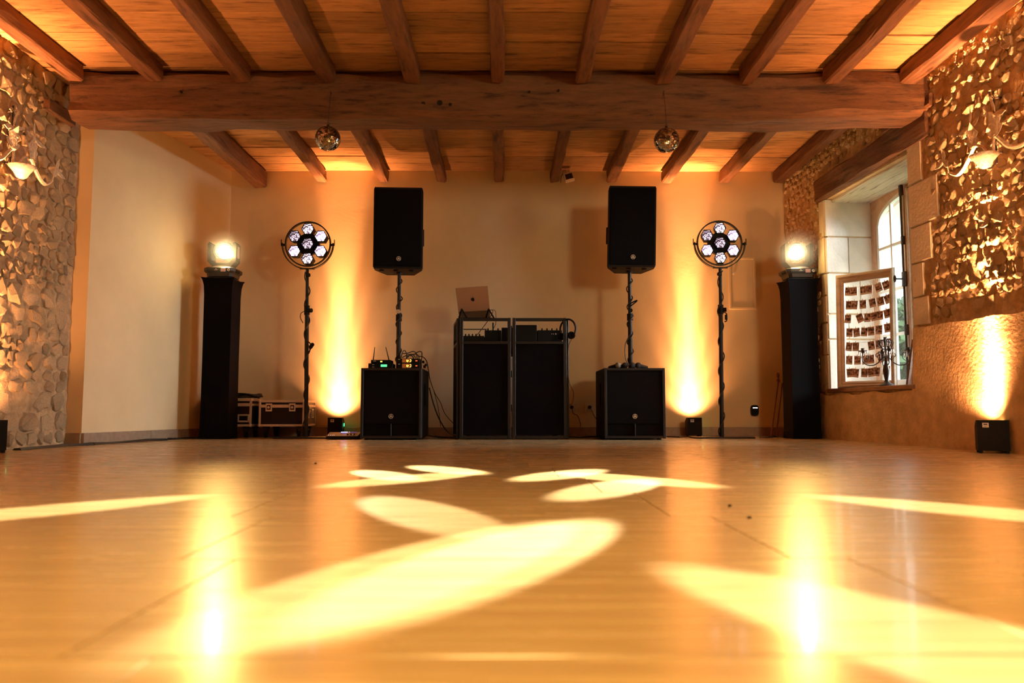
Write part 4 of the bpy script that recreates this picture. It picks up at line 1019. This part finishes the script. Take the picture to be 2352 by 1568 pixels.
# ------------------------------------------------------------------ flight cases
def flight_case(x0, x1, y0, y1, zt, lab, handle=None, latches=()):
    Wd, Dp = x1-x0, y1-y0; zb = .105; s = thing('flight_case', ((x0+x1)/2, y0, 0), lab, 'case', 0, 'flight cases stacked by the back wall'); H2 = zt-zb; e = .022
    t = MB(); t.box((0, Dp/2, zb+H2/2), (Wd-.008, Dp-.008, H2-.008), .002); t.build('body', M_caseply, s)
    t = MB()
    for yy in (0, Dp):
        for zz in (zb+e/2, zt-e/2): t.box((0, yy+(.006 if yy == 0 else -.006), zz), (Wd, .014, e), .003)
        for sx in (-1, 1): t.box((sx*(Wd/2-e/2), yy+(.006 if yy == 0 else -.006), zb+H2/2), (e, .013, H2), .003)
    zl = zt-.062
    t.box((0, .005, zl+.006), (Wd-.03, .013, .030), .003); t.mi = 0
    for sx in (-1, 1):
        for zz in (zb+e/2, zt-e/2, zl+.006): t.box((sx*(Wd/2-.006), Dp/2, zz), (.014, Dp-.02, e), .003)
    t.build('edge_profile', M_alu, s)
    for sx in (-1, 1):
        for zz in (zb+.012, zt-.012):
            t = MB(); t.smooth = True; t.sphere((sx*(Wd/2-.010), .008, zz), .017, 12, 8, (1, .8, 1)); t.build('ball_corner', M_chrome, s)
    for lx in latches:
        t = MB(); t.box((lx, -.004, zt-.068), (.062, .006, .075), .006); la = t.build('latch_plate', M_chrome, s)
        t = MB(); t.box((lx, -.009, zt-.068), (.035, .006, .045), .003); t.build('latch', M_metal, la)
        t = MB(); t.cyl((lx, -.012, zt-.068), (lx, -.015, zt-.068), .012, n=10); t.build('latch_knob', M_chrome, la)
    if handle is not None:
        t = MB(); w_, h_ = handle[1:]
        for sx in (-1, 1): t.box((handle[0]+sx*(w_/2-.008), -.004, zb+.078), (.016, .008, h_), .003); t.box((handle[0], -.004, zb+.078+sx*(h_/2-.008)), (w_-.03, .008, .016), .003)
        ha = t.build('handle_plate', M_chrome, s)
        t = MB(); t.tube([(handle[0]-w_*.28, -.012, zb+.072), (handle[0]+w_*.28, -.012, zb+.072)], .006, 6, 1); t.tube([(handle[0]-w_*.28, -.012, zb+.095), (handle[0]+w_*.28, -.012, zb+.095)], .004, 6, 1); t.build('handle', M_metal, ha)
    for sx in (-1, 1):
        for yy in (.05, Dp-.05):
            t = MB(); t.box((sx*(Wd/2-.06), yy, .092), (.055, .055, .025), .003); t.box((sx*(Wd/2-.06)-.02, yy, .06), (.005, .03, .05), .001); t.box((sx*(Wd/2-.06)+.02, yy, .06), (.005, .03, .05), .001); cs_ = t.build('caster_fork', M_metal, s)
            t = MB(); t.cyl((sx*(Wd/2-.06)-.012, yy, .032), (sx*(Wd/2-.06)+.012, yy, .032), .032, n=18); t.build('wheel', M_black, cs_)
    return s
xe = at(578, 940, 7.62).x
c1 = flight_case(xe-.46, xe, 7.62, 8.0, .365, 'flight case half hidden behind left draped tower, cables on top', (.155, .11, .075))
xf, xg = at(594, 940, 7.62).x, at(700, 940, 7.62).x
c2 = flight_case(xf, xg, 7.62, 8.06, .352, 'black flight case with two front latches left of the lamp stand', None, (-.12, .10))
for yy in (.12, .30):
    t = MB()
    for sy in (-1, 1): t.box(((xg-xf)/2+.004, yy+sy*.035, .225), (.008, .010, .085), .002); t.box(((xg-xf)/2+.004, yy, .225+sy*.038), (.008, .065, .010), .002)
    t.build('side_latch_plate', M_chrome, c2)
cl = thing('cable_coil', (xe-.10, 7.76, .366), 'loose coil of black cable on the flight case behind the tower', 'cable'); CR = random.Random(8); pts = []
for k in range(46):
    a = k*.52; rx, ry = .15+CR.uniform(-.03, .03), .09+CR.uniform(-.02, .02); pts.append((rx*math.cos(a)-.02, ry*math.sin(a), .008+k*.0009+CR.uniform(0, .008)))
t = MB(); t.tube(pts, .006, 6, 3); t.build('coil', M_cable, cl)
t = MB(); t.tube([(-.05, -.08, .05), (.03, -.10, .045), (.08, -.09, .03), (.105, -.09, .014)], .006, 6); t.box((.12, -.09, .014), (.035, .016, .016), .004); t.build('cable_end', M_black, cl)

# ------------------------------------------------------------------ dmx desk on the floor and floor cables
p = flr(785, 1009); s = thing('lighting_controller', (p.x, p.y, 0), 'low sloped black controller with blue lit keys on the floor', 'controller')
t = MB(); W2 = .28; t.ring_loft([[Vector((xx, yy, z)) for yy, z in ((0, .004), (.2, .004), (.2, .055), (.16, .06), (.0, .030))] for xx in (-W2/2, W2/2)]); t.build('housing', M_black, s)
M_blue = emis('blue_key_light', (.15, .2, 1), 8); M_wk = emis('white_key_light', (.9, .75, 1), 4)
for k in range(4): t = MB(); t.box((-.03+k*.014, .15, .060), (.011, .03, .004)); t.build('blue_key', M_blue, s)
for k in range(5): t = MB(); t.box((-.035+k*.016, .19, .0595), (.004, .004, .005)); t.build('key_light', M_wk, s)
for k in range(4): t = MB(); t.box((-.125+k*.016, .04, .036), (.005, .006, .004)); t.build('key_light', M_wk, s)
t = MB(); t.box((.075, .14, .060), (.06, .02, .003)); t.build('display', emis('dim_violet_display', (.4, .2, .6), .5), s)
for k in range(3): t = MB(); t.cyl((.04+k*.03, .05, .035), (.04+k*.03, .05, .048), .008, .007, 12); t.build('knob', M_black, s)
def floor_cable(lab, pts, r=.005, air=None):
    pp = [flr(px, py) for px, py in pts]
    for q in pp: q.z = r+.001; q.y = min(q.y, 8.06); 
    c = pp[0]; s = thing('floor_cable', (c.x, c.y, 0), lab, 'cable'); t = MB(); t.tube([q-Vector((c.x, c.y, 0)) for q in pp], r, 6, 4); t.build('cord', M_cable, s)
floor_cable('thin black cable running from the lamp stand to the floor controller', [(706, 1004), (722, 1005.5), (738, 1004), (755, 1006), (772, 1003)])
floor_cable('black cable lying between the floor controller and left subwoofer', [(812, 1006), (820, 1004), (827, 1005.5), (845, 1004)], .006)
floor_cable('black cable along the wall between booth and right subwoofer', [(1308, 1005), (1330, 1006), (1352, 1004.5), (1392, 1004)], .007)
floor_cable('black cable looping round the uplighter to the right hexagon stand', [(1532, 1004), (1560, 1005), (1580, 1003), (1596, 1006), (1618, 1007), (1640, 1004), (1657, 1002)], .006)
floor_cable('black cable lying from the right lamp stand to the tower', [(1745, 1005), (1762, 1006), (1780, 1003.5), (1800, 1005)], .006)
floor_cable('black cable along the foot of the left draped tower', [(455, 1007), (440, 1007), (420, 1008), (395, 1009.5), (370, 1009), (352, 1010)], .008)
def flat_cover(lab, pts, w_=.035):
    pp = [Vector(p) for p in pts]; s = thing('cable_cover', tuple(pp[0]), lab, 'cable'); t = MB(); rings = []
    for i, q in enumerate(pp):
        d_ = (pp[min(i+1, len(pp)-1)]-pp[max(i-1, 0)]).normalized(); n_ = Vector((d_.y, -d_.x, 0)); k = w_*(.7+.5*CR.random()); h = .012+.010*CR.random()
        rings.append([q-pp[0]-n_*k+Vector((0, 0, .001)), q-pp[0]+n_*k+Vector((0, 0, .001)), q-pp[0]+n_*k*.6+Vector((0, 0, h)), q-pp[0]-n_*k*.6+Vector((0, 0, h))])
    t.ring_loft(rings); t.build('cover', M_cable, s)
flat_cover('crumpled black cable cover along the pale left wall', [(-3.10, 6.10, 0), (-3.06, 6.35, 0), (-3.02, 6.6, 0), (-2.98, 6.8, 0), (-2.93, 7.0, 0)])
flat_cover('crumpled black cable cover along foot of the stone wall', [(-3.17, 5.3, 0), (-3.16, 5.6, 0), (-3.16, 5.85, 0), (-3.10, 6.0, 0), (-3.08, 6.06, 0)], .03)
# two small dark crumbs on the tiles
M_crumb = simple('dark_crumb', (.05, .03, .015), .9)
for k, (px, py, lab) in enumerate(((1676, 1163, 'small dark crumb on the tiles, farther of the right pair'), (1721, 1190, 'small dark crumb on the tiles, nearer of the right pair'), (725, 1065, 'small dark crumb on the tiles towards the left stand'))):
    q = flr(px, py); t = MB(); t.sphere((0, 0, .003), .006, 7, 5, (1, .8, .55)); tag(t.build('crumb', M_crumb, None, (q.x, q.y, 0)), lab, 'crumb')

# likely shadow of a mic stand, built as dark bars behind the right tower
s = thing('stand_shadow_bars', (2.66, 7.9, 0), 'two thin dark reddish bars standing for a mic stand shadow behind tower', 'shadow shape')
for (a, c) in (((1771, 998), (1789, 868)), ((1783, 999), (1797, 880))):
    t = MB(); pa_, pb_ = at(*a, 7.85), at(*c, 8.06); pa_.z = .008; t.tube([loc(s, pa_), loc(s, pb_)], .007, 7, 1); t.build('rod', M_standshadow, s)
t = MB(); q = loc(s, at(1787, 862, 8.04)); t.sphere(q, .022, 10, 8, (.7, .7, 1.3)); t.sphere(q+Vector((0, 0, -.05)), .018, 10, 8); t.build('shadow_knob', M_standshadow, s)

# ------------------------------------------------------------------ mirror balls
def mirror_mat():
    m, nt, b = new_mat('mirror_facet'); N = nt.nodes.new
    b.inputs['Metallic'].default_value = 1; b.inputs['Roughness'].default_value = .06
    g = N('ShaderNodeNewGeometry'); mr = N('ShaderNodeMapRange'); mr.inputs['To Min'].default_value = .35; mr.inputs['To Max'].default_value = 1
    lk(nt, g.outputs['Random Per Island'], mr.inputs['Value']); cx_ = N('ShaderNodeCombineColor')
    for i in range(3): lk(nt, mr.outputs[0], cx_.inputs[i])
    lk(nt, cx_.outputs[0], b.inputs['Base Color']); return m
M_mirror = mirror_mat(); M_core = simple('dark_ball_core', (.03, .02, .01), .6)
def mirror_ball(px, py, lab, seed):
    Y = 5.5; c = at(px, py, Y); s = thing('mirror_ball', tuple(c), lab, 'mirror ball', 0, 'mirror balls hanging before the beam'); r_ = .088; g = random.Random(seed)
    t = MB(); t.smooth = True; t.sphere((0, 0, 0), r_-.003, 24, 16); t.build('core', M_core, s)
    t = MB(); NR = 24
    for i in range(NR):
        p0, p1 = math.pi*(i+.07)/NR, math.pi*(i+.93)/NR; pm = (p0+p1)/2; n_ = max(3, int(2*NR*math.sin(pm)))
        off = g.random()
        for j in range(n_):
            a0, a1 = 2*math.pi*(j+.06+off)/n_, 2*math.pi*(j+.94+off)/n_; am = (a0+a1)/2
            nrm_ = Vector((math.sin(pm)*math.cos(am), math.sin(pm)*math.sin(am), math.cos(pm)))
            ctr = nrm_*r_; dn = (nrm_+Vector((g.gauss(0, .035), g.gauss(0, .035), g.gauss(0, .035)))).normalized()
            e1 = Vector((-math.sin(am), math.cos(am), 0)); e1 = (e1-dn*e1.dot(dn)).normalized(); e2 = dn.cross(e1)
            hw_ = r_*math.sin(pm)*(a1-a0)/2; hh_ = r_*(p1-p0)/2
            vs = [t.bm.verts.new(ctr+e1*x+e2*z) for x, z in ((-hw_, -hh_), (hw_, -hh_), (hw_, hh_), (-hw_, hh_))]; t.bm.faces.new(vs)
    o = t.build('mirror_tiles', M_mirror, s, normals=False); o['kind'] = 'stuff'; o.rotation_euler = (.12, .1, g.random())
    t = MB(); t.cyl((0, 0, r_-.002), (0, 0, r_+.01), .012, .008, 10); t.torus((0, 0, r_+.018), .008, .0015, 14, 5); t.build('cap_ring', M_metal, s)
    zt_ = at(px, 212, 5.56).z-c.z; t = MB(); t.tube([(0, 0, r_+.026), (0, .02, zt_*.6), (0, .068, zt_)], .0018, 5, 2); t.build('thread', M_darkiron, s)
    t = MB(); t.tube([(0, .10, zt_), (0, .062, zt_), (0, .060, zt_+.012)], .003, 5, 1); t.build('hook', M_darkiron, s)
mirror_ball(753, 318, 'mirror ball hanging in front of the beam above the left hexagon lamps', 1)
mirror_ball(1531, 322, 'mirror ball hanging in front of the beam above the right loudspeaker', 2)

# ------------------------------------------------------------------ wrought-iron leaf sconces (local x along the wall, y out of the wall)
def leaf(c, ang, L, wd_, tip=.3):
    pts = [(0, -.08), (.12, -.30), (.30, -.50), (.42, -.34), (.58, -.46), (.72, -.26), (1, 0), (.72, .26), (.58, .46), (.42, .34), (.30, .50), (.12, .30), (0, .08)] if tip > .5 else [(0, -.10), (.3, -.42), (.65, -.36), (1, 0), (.65, .36), (.3, .42), (0, .10)]
    t = MB(); L *= 1.25; wd_ *= 1.25; ca, sa = math.cos(ang), math.sin(ang); top_, bot_ = [], []
    for a, b_ in pts:
        x, z = a*L*ca-b_*wd_*sa, a*L*sa+b_*wd_*ca; y_ = .012+.05*a*a*L*2-.15*abs(b_)*wd_
        top_.append(Vector((c[0]+x, c[1]+y_+.003, c[2]+z))); bot_.append(Vector((c[0]+x, c[1]+y_, c[2]+z)))
    t.ring_loft([bot_, top_]); return t
def spiral(c, r0, turns, dirn=1, a0=0.):
    return [(c[0]+dirn*r0*(1-k/14*.75)*math.cos(a0+k/14*turns*2*math.pi), c[1], c[2]+r0*(1-k/14*.75)*math.sin(a0+k/14*turns*2*math.pi)) for k in range(15)]
def sconce(loc_, rz, lab):
    s = thing('wall_sconce', loc_, lab, 'wall lamp', rz, 'leaf sconces on the stone walls')
    t = MB(); t.tube([(0, .05, -.02), (0, .05, .12), (0, .05, .44)], .006, 6, 1)
    t.build('back_rod', M_darkiron, s)
    t = MB()
    for z0 in (.40, .26, .10):
        for sx in (-1, 1): t.tube(spiral((sx*.022, .055, z0), .020, 1.2, sx), .0035, 5, 1)
    t.build('scrolls', M_iron, s)
    for zz in (.05, .4):
        t = MB(); t.tube([(0, .05, zz), (0, -.03, zz)], .006, 6, 1); t.build('wall_bracket', M_darkiron, s)
    t = MB(); t.smooth = True; t.lathe([(.012, -.055), (.03, -.045), (.05, -.01), (.085, .03), (.082, .034), (.046, -.004), (.01, -.02)], 22, (0, .13, 0)); t.build('bowl', M_iron, s)
    t = MB(); t.tube([(0, .05, .0), (0, .09, -.05), (0, .13, -.05)], .006, 6, 4); t.build('bowl_arm', M_darkiron, s)
    for sx in (-1, 1):
        t = MB(); t.tube([(sx*x, y_, z) for x, y_, z in ((.02, .08, .02), (.05, .10, .10), (.10, .12, .115), (.16, .12, .06), (.22, .12, .01), (.30, .11, -.005), (.38, .10, .03), (.43, .09, .06))], [.008, .008, .011, .013, .013, .01, .006], 6, 5); t.build('scroll_arm', M_iron, s)
        for (x, z, an, L, wd_, tp) in ((.12, .11, 80, .13, .10, 1), (.12, .12, 25, .06, .05, 0), (.40, .12, 95, .07, .035, 0), (.40, .12, 200, .08, .03, 0), (.41, .12, -40, .07, .045, 0), (.40, .115, 160, .05, .03, 0), (.11, .25, 190, .10, .035, 0), (.11, .25, 15, .08, .03, 0), (.12, .25, -50, .06, .04, 0), (.12, .26, 75, .09, .02, 0)):
            an = an*D2R; an = an if sx < 0 else math.pi-an
            leaf((sx*x, .12, z), (math.pi-an) if False else an, L, wd_, tp).build('leaf', M_iron, s)
        t = MB(); t.tube([(sx*.11, .12, .12), (sx*.115, .115, .25)], .004, 5, 1); t.tube([(sx*.40, .10, .04), (sx*.40, .12, .12)], .0035, 5, 1); t.build('stem', M_iron, s)
    return s
sconce((LX, 5.215, 1.83), -math.pi/2, 'leafy wrought-iron sconce on the left stone wall')
q = rw(3.26, 0, 1.80); sconce(tuple(q), RW_ANG+math.pi, 'leafy wrought-iron sconce on the right stone wall')

# ------------------------------------------------------------------ photo frame with pegged prints, candelabra, leaning board
Zs = .4505
A, B = at(1924, 890, 7.09), at(2059, 885, 6.66); A.z = B.z = Zs
Wf = (B-A).length; rzf = math.atan2((B-A).y, (B-A).x); Hf = at(1922, 632, 7.09).z-Zs-.0
pf = thing('photo_frame', tuple(A), 'large pale wooden frame leaning in the window, strung with prints', 'frame', rzf)
pf.rotation_euler = (-.03, 0, rzf)
def bar(a, c, wd_, name, mt):
    a, c = Vector(a), Vector(c)
def mitre(pts_out, pts_in, name):
    t = MB(); o0 = [Vector((x, 0, z)) for x, z in pts_out]; i0 = [Vector((x, 0, z)) for x, z in pts_in]
    prof = [(0., .0), (.12, -.018), (.35, -.022), (.55, -.012), (.72, -.014), (1., -.003), (1., .02), (0., .02)]
    r0, r1 = [], []
    for f_, y_ in prof:
        a = o0[0].lerp(i0[0], f_); c = o0[1].lerp(i0[1], f_); r0.append(a+Vector((0, y_, 0))); r1.append(c+Vector((0, y_, 0)))
    t.ring_loft([r0, r1]); return t.build(name, M_pine, pf)
e = .078; OC = [(0, 0), (Wf, 0), (Wf, Hf), (0, Hf)]; IC = [(e, e*.75), (Wf-e*.55, e*.75), (Wf-e*.55, Hf-e), (e, Hf-e)]
for k, nm in enumerate(('frame_rail', 'frame_stile', 'frame_rail', 'frame_stile')): mitre([OC[k], OC[(k+1) % 4]], [IC[k], IC[(k+1) % 4]], nm)
M_peg = simple('wooden_peg', (.45, .28, .14), .7); M_string = simple('hemp_string', (.30, .22, .14), .8)
M_border = simple('print_border', (.88, .76, .70), .45)
def print_mat(name, seed):
    m, nt, b = new_mat(name); N = nt.nodes.new
    tc = N('ShaderNodeTexCoord'); oi = N('ShaderNodeObjectInfo'); v = N('ShaderNodeVectorMath'); v.operation = 'ADD'; cb_ = N('ShaderNodeCombineXYZ'); mu = N('ShaderNodeMath'); mu.operation = 'MULTIPLY'; mu.inputs[1].default_value = 91
    lk(nt, oi.outputs['Random'], mu.inputs[0]); lk(nt, mu.outputs[0], cb_.inputs[0]); lk(nt, mu.outputs[0], cb_.inputs[2]); lk(nt, tc.outputs['Object'], v.inputs[0]); lk(nt, cb_.outputs[0], v.inputs[1])
    n = N('ShaderNodeTexNoise'); n.inputs['Scale'].default_value = 42; n.inputs['Detail'].default_value = 3; lk(nt, v.outputs[0], n.inputs['Vector'])
    r = N('ShaderNodeValToRGB'); r.color_ramp.interpolation = 'LINEAR'; els = r.color_ramp.elements
    els[0].position = .36; els[0].color = (.02, .012, .012, 1); els[1].position = .66; els[1].color = (.85, .68, .60, 1)
    x = els.new(.44); x.color = (.12, .05, .045, 1); x = els.new(.52); x.color = (.40, .20, .14, 1)
    lk(nt, n.outputs['Fac'], r.inputs[0]); lk(nt, r.outputs[0], b.inputs['Base Color']); b.inputs['Roughness'].default_value = .35; return m
M_print = print_mat('instant_print_image', 1)
def make_print():
    s = bpy.data.objects.new('instant_photo', None); COL.objects.link(s); s.empty_display_size = .01
    t = MB(); t.box((0, 0, -.036), (.062, .0014, .076)); t.build('print_border', M_border, s)
    t = MB(); t.box((0, -.0012, -.031), (.053, .0012, .053)); t.build('image_area', M_print, s)
    t = MB(); t.box((0, -.004, .003), (.005, .008, .022), .001); t.build('clothes_peg', M_peg, s); return s
ROWS = [ # string height fraction from the top, sag, list of (across 0..1, turn in degrees)
 (.045, .05, [(.11, -6), (.23, 0), (.44, 3), (.57, 0), (.76, 14), (.92, 16)]), (.185, .05, [(.12, -4), (.25, -8), (.43, 0), (.63, 10), (.80, 10), (.95, 18)]),
 (.325, .045, [(.09, -5), (.33, 20), (.53, -2), (.66, 8), (.79, 0), (.94, 12)]), (.465, .045, [(.12, -4), (.27, 5), (.46, -8), (.60, 2), (.77, -2), (.95, 6)]),
 (.61, .04, [(.11, -9), (.26, -4), (.59, 6), (.76, 2), (.93, 0)]), (.745, .04, [(.10, -3), (.29, -2), (.45, 5), (.58, 3), (.77, 20), (.93, -12)]), (.875, .035, [(.10, 4), (.25, -8), (.44, -4), (.57, 6), (.71, -8), (.92, -8)])]
ORD = ['leftmost', 'second', 'third', 'fourth', 'fifth', 'rightmost']; RN = ['top', 'second', 'third', 'fourth', 'fifth', 'sixth', 'lowest']
IW = Wf-e*1.55; IH = Hf-e*1.8; proto = None; bpy.context.view_layer.update(); MF = pf.matrix_world.copy()
for ri, (f_, sg, lst) in enumerate(ROWS):
    z = e*.8+IH*(1-f_); t = MB(); t.tube([(e+IW*k/8, .004, z-sg*.35*4*(k/8)*(1-k/8)+.012*k/8) for k in range(9)], .0012, 4, 1); t.build('string', M_string, pf)
    for ci, (u, an) in enumerate(lst):
        zz = z-sg*.35*4*u*(1-u)+.012*u
        if proto is None: proto = make_print(); o = proto
        else: o = copy_tree(proto)
        lp_ = Vector((e+IW*u, -.0035-.0022*(ci % 2), zz)); mw = MF @ Matrix.Translation(lp_) @ Matrix.Rotation(-an*D2R, 4, 'Y')
        o.location = mw.to_translation(); o.rotation_euler = mw.to_euler()
        od = ORD[ci] if ci < len(lst)-1 else 'rightmost'
        tag(o, f'pegged instant photo, {od} on the {RN[ri]} string of the window frame', 'photo', 'instant photos pegged on strings')

cd = thing('candelabra', tuple(at(2037, 888, 6.48).xy)+(Zs,), 'dark iron candelabra with scrolled arms before the photo frame', 'candelabra', -.4)
t = MB(); t.smooth = True; t.lathe([(.062, 0), (.060, .010), (.045, .018), (.022, .035), (.015, .05), (.020, .09), (.026, .13), (.018, .17), (.010, .19), (.008, .36)], 20); t.build('stem', M_darkiron, cd)
def candle_cup(c):
    t = MB(); t.lathe([(.008, -.01), (.014, 0), (.034, .008), (.036, .012), (.012, .012), (.012, .03), (.016, .032)], 16, c); cp_ = t.build('candle_cup', M_darkiron, cd)
    for k in range(6):
        a = k*math.pi/3; t = MB(); t.tube([(c[0]+math.cos(a)*.030, c[1]+math.sin(a)*.030, c[2]+.008), (c[0]+math.cos(a)*.034, c[1]+math.sin(a)*.034, c[2]-.02), (c[0]+math.cos(a)*.03, c[1]+math.sin(a)*.03, c[2]-.035)], .003, 5, 2)
        t.sphere((c[0]+math.cos(a)*.03, c[1]+math.sin(a)*.03, c[2]-.042), .005, 6, 5); t.build('drop', M_chrome, cp_)
for k in range(4):
    a = k*math.pi/2+.1; ca, sa = math.cos(a), math.sin(a)
    t = MB(); t.tube([(ca*r_, sa*r_, z) for r_, z in ((.008, .24), (.03, .225), (.06, .19), (.10, .17), (.15, .18), (.175, .22), (.17, .27))], .0045, 6, 5); t.tube([(ca*r_, sa*r_, z) for r_, z in ((.05, .20), (.04, .25), (.06, .27), (.075, .25), (.06, .235))], .003, 5, 4)
    t.tube([(ca*r_, sa*r_, z) for r_, z in ((.16, .20), (.13, .22), (.125, .26), (.145, .275), (.155, .25))], .003, 5, 4); t.build('arm', M_darkiron, cd); candle_cup((ca*.17, sa*.17, .28))
for k in range(8):
    a = k*math.pi/4; t = MB(); t.tube([(math.cos(a)*r_, math.sin(a)*r_, z) for r_, z in ((.01, .30), (.035, .31), (.055, .335), (.06, .36), (.045, .375), (.035, .36), (.045, .35))], .003, 5, 3); t.build('top_scroll', M_darkiron, cd)
candle_cup((0, 0, .365))
lb = thing('leaning_board', (0, 0, 0), 'dark brown board leaning at the near side of the window', 'board')
p = rw(1.645, .32, Zs); q = rw(1.75, .34, .96); lb.location = p; t = MB(); v = q-p
t.box(v/2, (.05, .03, v.length), .005, v.to_track_quat('Z', 'Y').to_matrix()); t.build('board', M_sill, lb)
t = MB(); p2 = rw(1.68, .24, Zs); q2 = rw(1.76, .26, .82); v2 = q2-p2; t.box(p2-p+v2/2, (.03, .02, v2.length), .004, v2.to_track_quat('Z', 'Y').to_matrix()); t.build('batten', M_sill, lb)
